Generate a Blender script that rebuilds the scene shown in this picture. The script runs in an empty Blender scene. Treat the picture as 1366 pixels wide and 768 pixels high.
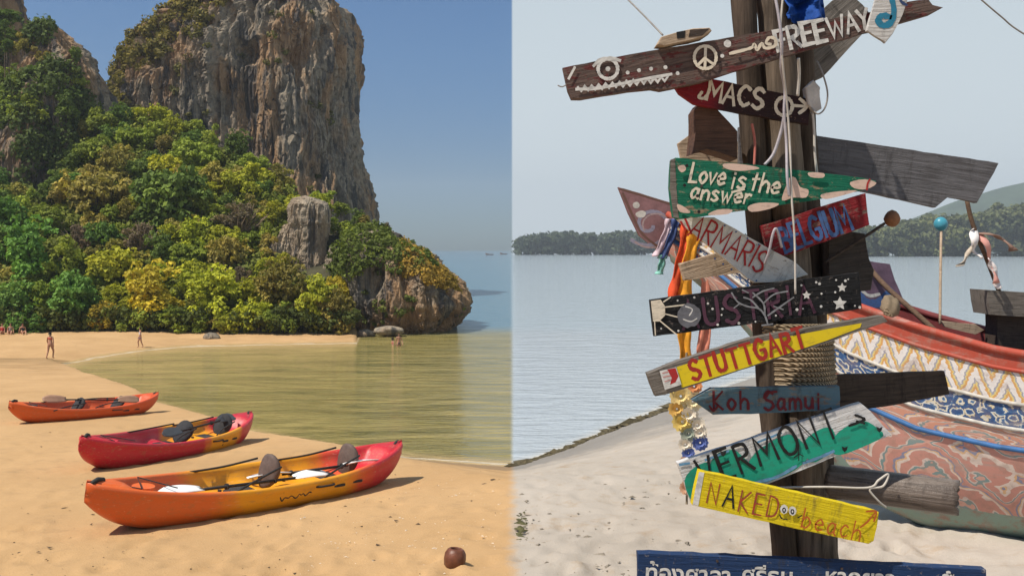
import bpy, bmesh, math, random
import numpy as np
from mathutils import Vector, Matrix, Quaternion
R = math.radians
random.seed(7); rng = np.random.default_rng(7)
sc = bpy.context.scene
C = sc.collection
# ------------------------------------------------------------------ camera, sky, sun, exposure
F, HY, W0, H0 = 1250.0, 331.0, 1366.0, 768.0
cam_d = bpy.data.cameras.new('camera'); cam = bpy.data.objects.new('camera', cam_d); C.objects.link(cam)
cam.location = (0, 0, 0); cam.rotation_euler = (R(90), 0, 0)
cam_d.sensor_width = 36; cam_d.lens = 36 * F / W0; cam_d.shift_y = -(H0 / 2 - HY) / W0
cam_d.clip_start = .05; cam_d.clip_end = 8000
sc.camera = cam
sc.render.engine = 'CYCLES'
sc.cycles.use_denoising = True
sc.cycles.max_bounces = 6; sc.cycles.volume_bounces = 0; sc.cycles.transparent_max_bounces = 8
sc.cycles.sample_clamp_indirect = 4
sc.view_settings.view_transform = 'Standard'; sc.view_settings.look = 'None'
sc.view_settings.gamma = 1; sc.view_settings.use_curve_mapping = False
sc.view_settings.exposure = .42
SUN = Vector((-.47, -.24, .85)).normalized()          # towards the sun
sd = bpy.data.lights.new('sun', 'SUN'); so = bpy.data.objects.new('sun', sd); C.objects.link(so)
sd.energy = 4.6; sd.angle = R(.6); sd.color = (1, .93, .82)
so.rotation_euler = SUN.to_track_quat('Z', 'Y').to_euler()
wd = bpy.data.worlds.new('World'); sc.world = wd; wd.use_nodes = True
wn = wd.node_tree; wn.nodes.clear()

def nd(nt, typ, ins=None, **kw):
    n = nt.nodes.new(typ)
    for k, v in kw.items(): setattr(n, k, v)
    for k, v in (ins or {}).items():
        if isinstance(v, bpy.types.NodeSocket): nt.links.new(v, n.inputs[k])
        else:
            s = n.inputs[k]
            if hasattr(s.default_value, '__len__') and len(s.default_value) == 4 and hasattr(v, '__len__') and len(v) == 3: v = (*v, 1)
            s.default_value = v
    return n
def mth(nt, op, a, b=0.0, c=0.0, clamp=False):
    n = nd(nt, 'ShaderNodeMath', {0: a, 1: b, 2: c}, operation=op); n.use_clamp = clamp; return n.outputs[0]
def mixc(nt, f, a, b, mode='MIX'):
    n = nd(nt, 'ShaderNodeMix', {0: f, 6: a, 7: b}, data_type='RGBA', blend_type=mode); return n.outputs[2]
def ramp(nt, f, stops, interp='LINEAR'):
    n = nd(nt, 'ShaderNodeValToRGB', {0: f}); cr = n.color_ramp; cr.interpolation = interp
    while len(cr.elements) < len(stops): cr.elements.new(.5)
    for e, (p, c) in zip(cr.elements, stops):
        e.position = p; e.color = (c, c, c, 1) if not hasattr(c, '__len__') else (*c[:3], 1)
    return n.outputs[0]
def mapping(nt, vec, scale=(1, 1, 1), loc=(0, 0, 0)):
    return nd(nt, 'ShaderNodeMapping', {'Vector': vec, 'Scale': scale, 'Location': loc}).outputs[0]
def noise(nt, vec, scale, detail=4, rough=.55, dist=0.0):
    return nd(nt, 'ShaderNodeTexNoise', {'Vector': vec, 'Scale': scale, 'Detail': detail, 'Roughness': rough, 'Distortion': dist}).outputs[0]
def sstep(nt, v, a, b):
    return nd(nt, 'ShaderNodeMapRange', {0: v, 1: a, 2: b, 3: 0.0, 4: 1.0}, interpolation_type='SMOOTHSTEP').outputs[0]

# sky: deep blue on one side, a pale thin veil of cloud over the other
sky = nd(wn, 'ShaderNodeTexSky', sky_type='NISHITA', sun_disc=False)
sky.sun_elevation = math.asin(SUN.z); sky.sun_rotation = math.atan2(SUN.x, SUN.y)
sky.air_density = 1.0; sky.dust_density = .25; sky.ozone_density = 3.0; sky.altitude = 0
tc = nd(wn, 'ShaderNodeTexCoord'); sep = nd(wn, 'ShaderNodeSeparateXYZ', {0: tc.outputs['Generated']})
veil = sstep(wn, sep.outputs[0], -.0012, .0012)
up = sstep(wn, sep.outputs[2], 0.0, .8)
pale = mixc(wn, up, (6.8, 7.6, 8.0), (2.9, 4.0, 5.2))
hsv = nd(wn, 'ShaderNodeHueSaturation', {'Saturation': 1.2, 'Value': 1.02, 'Color': sky.outputs[0]})
deepen = ramp(wn, sep.outputs[2], [(0, (.27, .40, .58)), (.08, (.38, .50, .66)), (.2, (.64, .73, .83)), (.4, (.92, .95, 1))])
bgc = mixc(wn, veil, mixc(wn, 1.0, hsv.outputs[0], deepen, 'MULTIPLY'), pale)
bg = nd(wn, 'ShaderNodeBackground', {0: bgc, 1: .075})
nd(wn, 'ShaderNodeOutputWorld', {0: bg.outputs[0]})

# ------------------------------------------------------------------ helpers
def P(px, py, d): return Vector(((px - 683) / F * d, d, (HY - py) / F * d))
def mk(name, rough=.7, spec=.3):
    m = bpy.data.materials.new(name); m.use_nodes = True; nt = m.node_tree
    b = nt.nodes['Principled BSDF']; b.inputs['Roughness'].default_value = rough
    b.inputs['Specular IOR Level'].default_value = spec
    return m, nt, b
def setin(nt, b, k, v):
    if isinstance(v, bpy.types.NodeSocket): nt.links.new(v, b.inputs[k])
    else: b.inputs[k].default_value = (*v, 1) if hasattr(v, '__len__') and len(v) == 3 else v
def bump(nt, b, h, strength=.5, dist=.01):
    n = nd(nt, 'ShaderNodeBump', {'Strength': strength, 'Distance': dist, 'Height': h}); nt.links.new(n.outputs[0], b.inputs['Normal'])
def ocoord(nt, kind='Object'): return nd(nt, 'ShaderNodeTexCoord').outputs[kind]
def plain(name, col, rough=.6, var=.25, scale=12, bmp=.2, spec=.35, dist=.004):
    m, nt, b = mk(name, rough, spec); v = ocoord(nt)
    n1 = noise(nt, v, scale, 5); n2 = noise(nt, v, scale * 6, 3)
    lo = tuple(c * (1 - var) for c in col); hi = tuple(min(1, c * (1 + var)) for c in col)
    c = ramp(nt, mth(nt, 'ADD', mth(nt, 'MULTIPLY', n1, .75), mth(nt, 'MULTIPLY', n2, .25)), [(.3, lo), (.7, hi)])
    setin(nt, b, 'Base Color', c)
    if bmp: bump(nt, b, n2, bmp, dist)
    return m
def wood(name, base, dark, rough=.8, paint=None, wear=.5, scl=1.0, paint2=None, split=None):
    """weathered timber with grain along local X; optional worn paint"""
    m, nt, b = mk(name, rough, .25); v = ocoord(nt)
    g = noise(nt, mapping(nt, v, (5 * scl, 40 * scl, 75 * scl)), 1.6, 6, .65, .6)
    k = noise(nt, v, 9 * scl, 4)
    c = ramp(nt, g, [(.28, dark), (.52, base), (.75, tuple(min(1, x * 1.35) for x in base))])
    c = mixc(nt, mth(nt, 'MULTIPLY', sstep(nt, k, .5, .8), .55), c, dark)
    if paint:
        pc = paint
        if paint2:
            sx = nd(nt, 'ShaderNodeSeparateXYZ', {0: v}).outputs[0]
            pc = mixc(nt, sstep(nt, mth(nt, 'ADD', sx, mth(nt, 'MULTIPLY', k, .05)), split - .015, split + .045), paint, paint2)
        pc = mixc(nt, mth(nt, 'MULTIPLY', noise(nt, v, 22, 5), .35), pc, tuple(x * .45 for x in paint))
        w = noise(nt, mapping(nt, v, (14, 40, 38)), 1.3, 7, .75)
        c = mixc(nt, sstep(nt, w, wear - .04, wear + .03), pc, c)
    st = noise(nt, mapping(nt, v, (30, 30, 6)), 1.0, 6, .75); c = mixc(nt, mth(nt, 'MULTIPLY', sstep(nt, st, .53, .70), .55), c, tuple(x * .5 for x in dark)); c = mixc(nt, mth(nt, 'MULTIPLY', sstep(nt, noise(nt, v, 75, 4, .7), .60, .68), .6), c, tuple(min(1, x * 1.25) for x in base))
    setin(nt, b, 'Base Color', c)
    bump(nt, b, mth(nt, 'ADD', g, mth(nt, 'ADD', mth(nt, 'MULTIPLY', k, .4), mth(nt, 'MULTIPLY', st, .5))), .8, .006)
    return m

def addprops(o, label=None, cat=None, group=None, kind=None):
    if label: o['label'] = label
    if cat: o['category'] = cat
    if group: o['group'] = group
    if kind: o['kind'] = kind
def obj(name, me, mat=None, parent=None, label=None, cat=None, group=None, kind=None, smooth=False, loc=None):
    o = bpy.data.objects.new(name, me); C.objects.link(o)
    if mat: me.materials.append(mat)
    if smooth: me.shade_smooth()
    if parent: o.parent = parent
    if loc is not None: o.location = loc
    addprops(o, label, cat, group, kind); return o
def empty(name, loc, label, cat, group=None):
    o = bpy.data.objects.new(name, None); C.objects.link(o); o.location = loc; o.empty_display_size = .1
    addprops(o, label, cat, group); return o
def pyd(name, v, f):
    me = bpy.data.meshes.new(name); me.from_pydata([tuple(x) for x in v], [], [tuple(x) for x in f]); me.update(); return me
def bm_done(bm, name):
    bmesh.ops.recalc_face_normals(bm, faces=bm.faces[:])
    me = bpy.data.meshes.new(name); bm.to_mesh(me); bm.free(); return me
def catmull(pts, n=6, closed=False):
    pts = [Vector(p) for p in pts]; out = []; N = len(pts)
    rngi = range(N if closed else N - 1)
    for i in rngi:
        g = (lambda j: pts[j % N]) if closed else (lambda j: pts[min(max(j, 0), N - 1)])
        p0, p1, p2, p3 = g(i - 1), g(i), g(i + 1), g(i + 2)
        for k in range(n):
            t = k / n
            out.append(.5 * ((2 * p1) + (p2 - p0) * t + (2 * p0 - 5 * p1 + 4 * p2 - p3) * t * t + (3 * p1 - p0 - 3 * p2 + p3) * t ** 3))
    out.append(pts[0].copy() if closed else pts[-1]); return out
def tube(pts, r, sides=8, rad=None, bm=None):
    """swept tube along points; rad: list of radii"""
    own = bm is None
    if own: bm = bmesh.new()
    pts = [Vector(p) for p in pts]; rings = []; n = len(pts)
    t0 = (pts[1] - pts[0]).normalized(); a = Vector((0, 0, 1)) if abs(t0.z) < .9 else Vector((1, 0, 0))
    u = t0.cross(a).normalized()
    for i, p in enumerate(pts):
        t = (pts[min(i + 1, n - 1)] - pts[max(i - 1, 0)]).normalized()
        u = (u - t * u.dot(t)).normalized(); w = t.cross(u); rr = rad[i] if rad else r
        rings.append([bm.verts.new(p + (u * math.cos(6.2832 * k / sides) + w * math.sin(6.2832 * k / sides)) * rr) for k in range(sides)])
    for i in range(n - 1):
        for k in range(sides):
            bm.faces.new((rings[i][k], rings[i][(k + 1) % sides], rings[i + 1][(k + 1) % sides], rings[i + 1][k]))
    bm.faces.new(rings[0][::-1]); bm.faces.new(rings[-1])
    return bm
def tube_me(name, pts, r, sides=8, rad=None): return bm_done(tube(pts, r, sides, rad), name)
# --- noise in numpy
def _h(i, j, k):
    n = (i * 374761393 + j * 668265263 + k * 2147483647 * 3 + 1274126177) & 0xffffffff
    n = ((n ^ (n >> 13)) * 1274126177) & 0xffffffff
    return ((n ^ (n >> 16)) & 0xffff) / 65535.0
def vnoise(p):
    p = np.asarray(p, float); i = np.floor(p).astype(np.int64); f = p - i; f = f * f * (3 - 2 * f)
    r = 0
    for a in (0, 1):
        for b in (0, 1):
            for c in (0, 1):
                w = (f[..., 0] if a else 1 - f[..., 0]) * (f[..., 1] if b else 1 - f[..., 1]) * (f[..., 2] if c else 1 - f[..., 2])
                r = r + w * _h(i[..., 0] + a, i[..., 1] + b, i[..., 2] + c)
    return r
def fbm(p, oct=4, gain=.5):
    p = np.asarray(p, float); s = 0; a = 1; t = 0
    for o in range(oct): s = s + a * vnoise(p * 2.03 ** o + 17.3 * o); t += a; a *= gain
    return s / t - .5
def grid_faces(nr, nc, wrap=False):
    r = np.arange(nr - 1)[:, None]; c = np.arange(nc if wrap else nc - 1)[None, :]; c2 = (c + 1) % nc
    return np.stack([r * nc + c, r * nc + c2, (r + 1) * nc + c2, (r + 1) * nc + c], -1).reshape(-1, 4)

# ------------------------------------------------------------------ terrain functions
ZS, HG, SL = 7.2, 1.75, .088            # sea level below the camera, camera above the sand, slope of the sand
def yd(y): return F * ZS / (y - HY)     # distance of a point of the waterline from its pixel row
NEAR = np.array([(70, 486), (85, 489), (120, 506), (200, 537), (330, 577), (450, 600), (560, 614), (677, 622), (700, 618), (760, 596), (830, 566), (905, 537), (1000, 505), (1150, 470), (1400, 440), (1900, 420)], float)
FAR = np.array([(70, 485), (85, 483), (130, 473), (190, 465), (240, 460), (360, 457), (480, 455)], float)
DA = np.array([(-900, 62), (60, 60), (110, 40), (210, 23), (330, 16.5), (523, 13), (677, 11), (1366, 11), (1900, 11)], float)
def beach_z(x, y):
    x = np.asarray(x, float); y = np.asarray(y, float)
    yy = np.maximum(y, .6); px = np.clip(683 + F * x / yy, -900, 1900)
    plane = -HG - SL * yy
    dA = np.interp(px, DA[:, 0], DA[:, 1]); dA = np.minimum(dA, 58)
    dn = yd(np.interp(px, NEAR[:, 0], NEAR[:, 1])); df = yd(np.interp(px, FAR[:, 0], FAR[:, 1]))
    zA = -HG - SL * dA; t = np.clip((yy - dA) / np.maximum(dn - dA, .5), 0, 3)
    slope2 = zA + (-ZS - zA) * t
    z = np.where(yy < dA, plane, slope2)
    left = px < 70                       # no lagoon here, only beach running to the trees
    far_beach = -ZS + .06 + np.clip((yy - 62) / 18, 0, 1) * .45
    zl = np.maximum(plane, far_beach)
    bottom = np.maximum(z, -ZS - .9)
    zf = -ZS + (yy - df) * .06           # far side of the lagoon
    zf = np.minimum(zf, -ZS + .45)
    out = np.where(px < 480, np.maximum(bottom, zf), bottom)
    out = np.where(left, zl, out)
    return out
def gz(x, y): return float(beach_z(np.array([x]), np.array([y]))[0])
def ground_at(px, py):
    """point on the slope of the near beach under a pixel"""
    d = F * HG / (py - HY - SL * F); return Vector(((px - 683) / F * d, d, gz((px - 683) / F * d, d)))
def sea_at(px, py):
    d = yd(py); return Vector(((px - 683) / F * d, d, -ZS))

# ------------------------------------------------------------------ materials of the setting
def sand_mat():
    m, nt, b = mk('sand', .9, .2); v = ocoord(nt); sp = nd(nt, 'ShaderNodeSeparateXYZ', {0: v})
    n1 = noise(nt, v, .35, 5); n2 = noise(nt, v, 3.0, 6, .7); n3 = noise(nt, v, 60, 4, .7); n4 = noise(nt, v, 260, 2)
    gold = ramp(nt, n1, [(.3, (.37, .212, .082)), (.7, (.48, .29, .128))])
    palec = ramp(nt, n1, [(.3, (.31, .275, .235)), (.7, (.41, .37, .325))])
    side = sstep(nt, mth(nt, 'ADD', sp.outputs[0], mth(nt, 'MULTIPLY', mth(nt, 'SUBTRACT', n2, .5), .25)), -.06, .08)
    c = mixc(nt, side, gold, palec)
    c = mixc(nt, mth(nt, 'MULTIPLY', sstep(nt, n2, .52, .70), .42), c, (.25, .15, .065))
    c = mixc(nt, mth(nt, 'MULTIPLY', sstep(nt, n3, .60, .72), .28), c, (.20, .13, .07))
    c = mixc(nt, mth(nt, 'MULTIPLY', sstep(nt, n4, .3, .72), .25), c, (.62, .48, .32))
    wet = nd(nt, 'ShaderNodeAttribute', attribute_name='wet').outputs['Fac']
    wn_ = mth(nt, 'ADD', wet, mth(nt, 'MULTIPLY', mth(nt, 'SUBTRACT', noise(nt, mapping(nt, v, (.5, .9, 1)), 1.2, 4), .5), .5))
    wf = sstep(nt, wn_, .30, .62)
    c = mixc(nt, mth(nt, 'MULTIPLY', wf, .62), c, mixc(nt, side, (.165, .10, .042), (.13, .12, .105)))
    setin(nt, b, 'Base Color', c); setin(nt, b, 'Roughness', mth(nt, 'SUBTRACT', .92, mth(nt, 'MULTIPLY', wf, .4)))
    h = mth(nt, 'ADD', mth(nt, 'MULTIPLY', n2, 1.0), mth(nt, 'ADD', mth(nt, 'MULTIPLY', n3, .35), mth(nt, 'MULTIPLY', n4, .10)))
    bump(nt, b, h, .55, .03); return m
def water_mat():
    m, nt, b = mk('sea_water', .07, .5); b.inputs['IOR'].default_value = 1.33; v = ocoord(nt)
    sp = nd(nt, 'ShaderNodeSeparateXYZ', {0: v})
    dep = nd(nt, 'ShaderNodeAttribute', attribute_name='depth').outputs['Fac']
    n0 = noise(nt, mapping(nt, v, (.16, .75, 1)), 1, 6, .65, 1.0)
    lag = ramp(nt, n0, [(.32, (.125, .115, .036)), (.68, (.34, .27, .092))])  # lagoon bottom tones, with ripple light and dark painted in as streaks
    lag = mixc(nt, sstep(nt, dep, .35, .0), lag, (.44, .31, .14))
    bay = mixc(nt, sstep(nt, dep, .35, .0), (.38, .42, .45), (.46, .46, .44))
    side = sstep(nt, mth(nt, 'DIVIDE', sp.outputs[0], sp.outputs[1]), -.003, .003)
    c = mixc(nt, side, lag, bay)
    deep = sstep(nt, sp.outputs[1], 76.0, 88.0)
    c = mixc(nt, deep, c, mixc(nt, side, (.10, .19, .25), (.36, .42, .46)))
    foam = mth(nt, 'MULTIPLY', sstep(nt, mth(nt, 'ABSOLUTE', mth(nt, 'SUBTRACT', dep, mth(nt, 'MULTIPLY', noise(nt, v, .5, 4), .16))), .035, .0), .65)
    c = mixc(nt, foam, c, (.62, .56, .45))
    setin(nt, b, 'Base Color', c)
    w1 = noise(nt, mapping(nt, v, (.45, 1.5, 1)), .55, 4, .55, .8); w2 = noise(nt, mapping(nt, v, (.8, 2.4, 1)), 2.6, 3)
    h = mth(nt, 'ADD', mth(nt, 'MULTIPLY', w1, .8), mth(nt, 'MULTIPLY', w2, .22))
    bump(nt, b, h, .9, .5); return m
def rock_mat(name, warm=1.0, pale=1.0):
    m, nt, b = mk(name, .95, .1); v = ocoord(nt)
    s1 = noise(nt, mapping(nt, v, (.55, .55, .07)), 1.0, 6, .65, .5)      # vertical stains
    s2 = noise(nt, mapping(nt, v, (.16, .16, .055)), 1.0, 5, .6, .4)
    s3 = noise(nt, mapping(nt, v, (1.5, 1.5, .22)), 1.2, 5, .7)
    f = noise(nt, v, 1.6, 6, .7)
    p = pale
    c = ramp(nt, f, [(.3, (.115 * p, .105 * p, .092 * p)), (.52, (.235 * p, .195 * p, .145 * p)), (.75, (.37 * p, .305 * p, .22 * p))])
    rust = ramp(nt, s3, [(.3, (.25, .125, .05)), (.7, (.40, .235, .11))])
    c = mixc(nt, mth(nt, 'MULTIPLY', sstep(nt, s2, .46, .60), .66 * warm), c, rust)
    c = mixc(nt, mth(nt, 'MULTIPLY', sstep(nt, s1, .52, .62), .85), c, (.058, .058, .06))
    c = mixc(nt, mth(nt, 'MULTIPLY', sstep(nt, s3, .63, .74), .45), c, (.48, .43, .355))
    setin(nt, b, 'Base Color', c)
    bump(nt, b, mth(nt, 'ADD', mth(nt, 'MULTIPLY', s3, 1.0), mth(nt, 'MULTIPLY', f, .6)), .8, .5); return m
def leaf_mat():
    m, nt, b = mk('foliage', .75, .15)
    oi = nd(nt, 'ShaderNodeObjectInfo'); lv = nd(nt, 'ShaderNodeAttribute', attribute_name='leafv').outputs['Fac']
    c = mixc(nt, 1.0, oi.outputs['Color'], ramp(nt, lv, [(0, (.42, .46, .5)), (.55, (1, 1, 1)), (1, (1.75, 1.6, 1.15))]), 'MULTIPLY')
    setin(nt, b, 'Base Color', c)
    tr = nd(nt, 'ShaderNodeBsdfTranslucent', {0: mixc(nt, 1.0, c, (1.25, 1.35, .7), 'MULTIPLY')})
    mx = nd(nt, 'ShaderNodeMixShader', {0: .25, 1: b.outputs[0], 2: tr.outputs[0]})
    nt.links.new(mx.outputs[0], nt.nodes['Material Output'].inputs[0]); return m
SAND, WATER, ROCK, ROCKP, LEAF = sand_mat(), water_mat(), rock_mat('limestone', 1.0), rock_mat('pale_limestone', .45, 1.35), leaf_mat()
BARK = plain('bark', (.12, .085, .055), .9, .4, 6)
EARTH = plain('forest_floor', (.05, .045, .022), .95, .5, .8)
# ------------------------------------------------------------------ beach
cols = np.unique(np.concatenate([np.linspace(-3000, -200, 30), np.arange(-200, 1560, 5.), np.linspace(1560, 4400, 30)]))
rows = np.unique(np.concatenate([[.6, 1, 1.5, 2, 2.6, 3.2], np.geomspace(3.8, 30, 190), np.linspace(30.2, 84, 130)]))
PX, D = np.meshgrid(cols, rows); X = (PX - 683) / F * D; Z = beach_z(X, D)
pts = np.stack([X, D, Z * 0], -1)
amp = np.clip((Z + ZS) / .8, 0.02, 1)
big = fbm(pts * np.array([.35, .35, 1]), 3); mid = fbm(pts * np.array([2.2, 2.2, 1]), 3); sm = fbm(pts * np.array([7., 7., 1]), 2)
right = np.clip((X + .1) / .6, 0, 1)                      # the trampled side
Z2 = Z + amp * (big * .07 + mid * (.03 + .05 * right) + sm * (.016 + .03 * right))
for k in range(520):
    if k < 170: fp = ground_at(random.uniform(-20, 680), 520 + 255 * random.random() ** .8); dz = .022
    else: fp = ground_at(random.uniform(690, 1250), 600 + 170 * random.random()); dz = .020
    a_ = random.gauss(.9, .5); r_ = random.uniform(.05, .085) * (1.0 + fp.y * .012); ca_, sa_ = math.cos(a_), math.sin(a_)
    i0, i1 = np.searchsorted(rows, [fp.y - .5, fp.y + .5]); dx_, dy_ = X[i0:i1] - fp.x, D[i0:i1] - fp.y; u_, v_ = (dx_ * ca_ + dy_ * sa_) / (r_ * 1.9), (-dx_ * sa_ + dy_ * ca_) / r_; e_ = u_ * u_ + v_ * v_
    Z2[i0:i1] += dz * (-np.exp(-e_) + .45 * np.exp(-(np.sqrt(e_) - 1.5) ** 2 * 4))
wet = np.clip(1 - (Z2 + ZS) / 5.2, 0, 1) * np.clip(.55 + (PX - 120) / 260, .55, 1)
wet = np.where((PX > 480) | (D < 60), wet, wet * .35)
V = np.stack([X, D, Z2], -1).reshape(-1, 3)
me = pyd('beach', V, grid_faces(len(rows), len(cols)))
me.attributes.new('wet', 'FLOAT', 'POINT').data.foreach_set('value', wet.reshape(-1))
beach = obj('beach', me, SAND, kind='structure', label='golden sand beach sloping down to the bay', smooth=True)
bk = pyd('beach_back', [(-60, -60, -1.80), (60, -60, -1.80), (60, .7, -1.80), (-60, .7, -1.80)], [(0, 1, 2, 3)])
obj('beach_terrace', bk, SAND, kind='structure', label='level sand at the top of the beach')
# sea
scol = np.unique(np.concatenate([np.linspace(-3000, -100, 20), np.arange(-100, 1560, 12.), np.linspace(1560, 4400, 20)]))
srow = np.unique(np.concatenate([np.linspace(15, 84, 150), np.geomspace(85, 2500, 40)]))
PX2, D2 = np.meshgrid(scol, srow); X2 = (PX2 - 683) / F * D2
dep = np.where(D2 < 84, -ZS - beach_z(X2, D2), .9)
me = pyd('sea', np.stack([X2, D2, X2 * 0 - ZS], -1).reshape(-1, 3), grid_faces(len(srow), len(scol)))
me.attributes.new('depth', 'FLOAT', 'POINT').data.foreach_set('value', np.clip(dep, -1, 2).reshape(-1))
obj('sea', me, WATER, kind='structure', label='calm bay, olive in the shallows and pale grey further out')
bed = pyd('sea_bed', [(-5000, 83, -8.4), (5000, 83, -8.4), (5000, 2500, -8.4), (-5000, 2500, -8.4)], [(0, 1, 2, 3)])
obj('sea_bed', bed, SAND, kind='structure')

# ------------------------------------------------------------------ rock lumps
LUMP = {}
def lump(name, rowsdef, dc, b, mat, label, amp=1.0, freq=.16, nz=170, na=300, seed=0, cat='cliff', group=None, pw=.75, exact=True, zf=.28, caves=0.0):
    rd = np.array(sorted(rowsdef, key=lambda r: -r[0]), float)       # bottom first
    zz = (HY - rd[:, 0]) / F * dc; xl = (rd[:, 1] - 683) / F * dc; xr = (rd[:, 2] - 683) / F * dc
    zs = np.linspace(zz[0], zz[-1], nz); L = np.interp(zs, zz, xl); Rr = np.interp(zs, zz, xr)
    k = np.ones(7) / 7; pad = lambda a: np.convolve(np.pad(a, 3, 'edge'), k, 'valid'); L, Rr = pad(L), pad(Rr)
    a = (Rr - L) / 2; cx = (Rr + L) / 2; amax = a.max(); bb = b * (a / amax) ** .6
    th = np.concatenate([np.linspace(.97 * np.pi, 2.03 * np.pi, int(na * .86), endpoint=False), np.linspace(2.03 * np.pi, 2.97 * np.pi, na - int(na * .86), endpoint=False)]); cs, sn = np.cos(th), np.sin(th)
    ex = np.sign(cs) * np.abs(cs) ** pw; ey = np.sign(sn) * np.abs(sn) ** pw
    Xg = cx[:, None] + a[:, None] * ex; Yg = dc + bb[:, None] * ey; Zg = np.repeat(zs[:, None], na, 1)
    q = np.stack([Xg, Yg, Zg], -1) + seed * 31.7
    rdg = lambda sx, sz, o=3, off=0.: 1 - np.abs(fbm(q * np.array([sx, sx, sz]) * freq + off, o, .5)) * 4.5
    warp = fbm(q * freq * .9, 3)[..., None] * 3.0 / freq * .07; q = q + warp * np.array([1, 1, .3])
    n1 = fbm(q * np.array([freq, freq, freq * zf]), 4, .5); n3 = fbm(q * freq * 2.2, 4)
    blk = np.floor(fbm(q * np.array([freq * 2.6, freq * 2.6, freq * 1.0]), 3) * 9) / 9
    disp = amp * (3.6 * n1 + .9 * rdg(1.5, .22) + .75 * rdg(4.2, .55, 3, 7.) + .42 * rdg(10., 2.2, 3, 3.) + 2.4 * blk + .9 * n3 - 1.4)
    if caves:
        cv = fbm(q * np.array([freq * 1.2, freq * 1.2, freq * .7]) + 90, 3); disp = disp - caves * np.clip((cv - .13) * 9, 0, 1)
    nx, ny = cs / np.maximum(a[:, None], .5), sn / np.maximum(bb[:, None], .5); nl = np.sqrt(nx * nx + ny * ny); nx, ny = nx / nl, ny / nl
    taper = np.clip(a / (amp * 3.0), .15, 1)[:, None]
    V = np.stack([Xg + nx * disp * taper, Yg + ny * disp * taper, Zg + amp * .5 * n3 * taper], -1)
    top = np.array([[cx[-1], dc, zs[-1] + .3 * a[-1]]])
    Vf = np.concatenate([V.reshape(-1, 3), top]); fs = grid_faces(nz, na, True).tolist()
    ti = nz * na; fs += [((nz - 1) * na + i, (nz - 1) * na + (i + 1) % na, ti) for i in range(na)]
    me = pyd(name, Vf, fs)
    o = obj(name, me, mat, label=label, cat=cat, group=group)
    LUMP[o.name] = V; return o
towerA = lump('cliff_tower', [(330, 150, 520), (295, 150, 498), (270, 150, 497), (235, 152, 488), (200, 155, 482), (165, 157, 477), (130, 159, 473), (105, 168, 473), (70, 188, 472), (40, 218, 466), (15, 254, 458), (0, 276, 449), (-20, 306, 437), (-45, 335, 408), (-58, 355, 380)],
     140, 15, ROCK, 'tall grey and rust limestone tower rising above the jungle slope', 1.0, .17, 380, 620, 1, caves=2.2)
cliffB1 = lump('jungle_cliff', [(330, -330, 70), (200, -330, 60), (100, -320, 35), (40, -310, 20), (0, -300, 12), (-40, -280, -4), (-60, -240, -40)],
     126, 12, ROCK, 'overgrown dark limestone cliff cut off by the picture edge beside the rounded peak', .9, .17, 220, 400, 2)
cliffB2 = lump('jungle_peak', [(340, -40, 158), (260, -30, 148), (200, -20, 144), (150, 0, 139), (120, 20, 134), (88, 38, 118), (66, 46, 102), (46, 54, 86), (37, 62, 78)],
     117, 9, ROCK, 'rounded limestone peak draped in dark jungle beside the tall tower', .8, .18, 220, 400, 3)
outC = lump('rock_outcrop', [(392, 378, 442), (365, 385, 437), (330, 391, 434), (304, 390, 437), (297, 385, 440), (280, 384, 440), (271, 387, 436), (265, 394, 420)],
     87.0, 2.4, ROCKP, 'pale square-topped rock column standing out of the green slope', .2, .6, 150, 260, 4, pw=.5)
outC2 = lump('rock_outcrop', [(392, 428, 486), (375, 432, 482), (345, 437, 477), (330, 442, 466)],
     86.0, 2.2, ROCKP, 'low broken grey rock beside the square-topped column', .24, .6, 100, 220, 5, pw=.5)
outC3 = lump('rock_outcrop', [(385, 345, 402), (362, 352, 398), (335, 360, 396), (312, 372, 394), (300, 380, 392)],
     86.5, 1.8, ROCKP, 'tilted pale slab leaning on the square-topped column', .26, .6, 100, 220, 9, pw=.5)
headD = lump('headland_cliff', [(450, 478, 600), (437, 476, 604), (428, 470, 613), (416, 466, 622), (402, 462, 627), (390, 460, 623), (372, 455, 609), (354, 450, 591), (338, 452, 574), (325, 458, 548), (312, 470, 528), (301, 488, 507)],
     86, 8.5, ROCK, 'brush topped limestone headland undercut at the waterline', .42, .36, 240, 460, 6, caves=1.1)
# ------------------------------------------------------------------ hillside
CREST = np.array([(-700, 250), (-300, 240), (0, 236), (60, 262), (100, 205), (150, 150), (200, 150), (250, 165), (300, 190), (350, 225), (400, 262), (450, 288), (500, 308), (530, 330), (560, 380)], float)
HS, DB = .6, 76.0
def hill_z(px, d): return -7.0 + HS * (d - DB)
def hill_d(px, py):
    return (7.0 + HS * DB) / (HS - (HY - py) / F)
hc = np.linspace(-700, 560, 200); hr = np.linspace(0, 1, 90)
HP, HT = np.meshgrid(hc, hr); dcr = hill_d(0, np.interp(HP, CREST[:, 0], CREST[:, 1]) + 16) + 1
dfront = np.where(HP > 470, 82 + 0 * HP, DB); dcr = np.maximum(dcr, dfront + 1)
DD = dfront + (dcr + 16 - dfront) * HT; ZZ = np.minimum(hill_z(0, DD), hill_z(0, dcr) - .3 * np.maximum(DD - dcr, 0)); ZZ = np.where(HT == 0, -8.5, ZZ)
XX = (HP - 683) / F * DD; q = np.stack([XX, DD, ZZ], -1)
ZZ = ZZ + np.where(HT > 0, fbm(q * .25, 4) * 1.6, 0)
me = pyd('hillside', np.stack([XX, DD, ZZ], -1).reshape(-1, 3), grid_faces(len(hr), len(hc)))
obj('hillside', me, EARTH, kind='structure', label='steep jungle slope under the cliffs', smooth=True)

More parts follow.
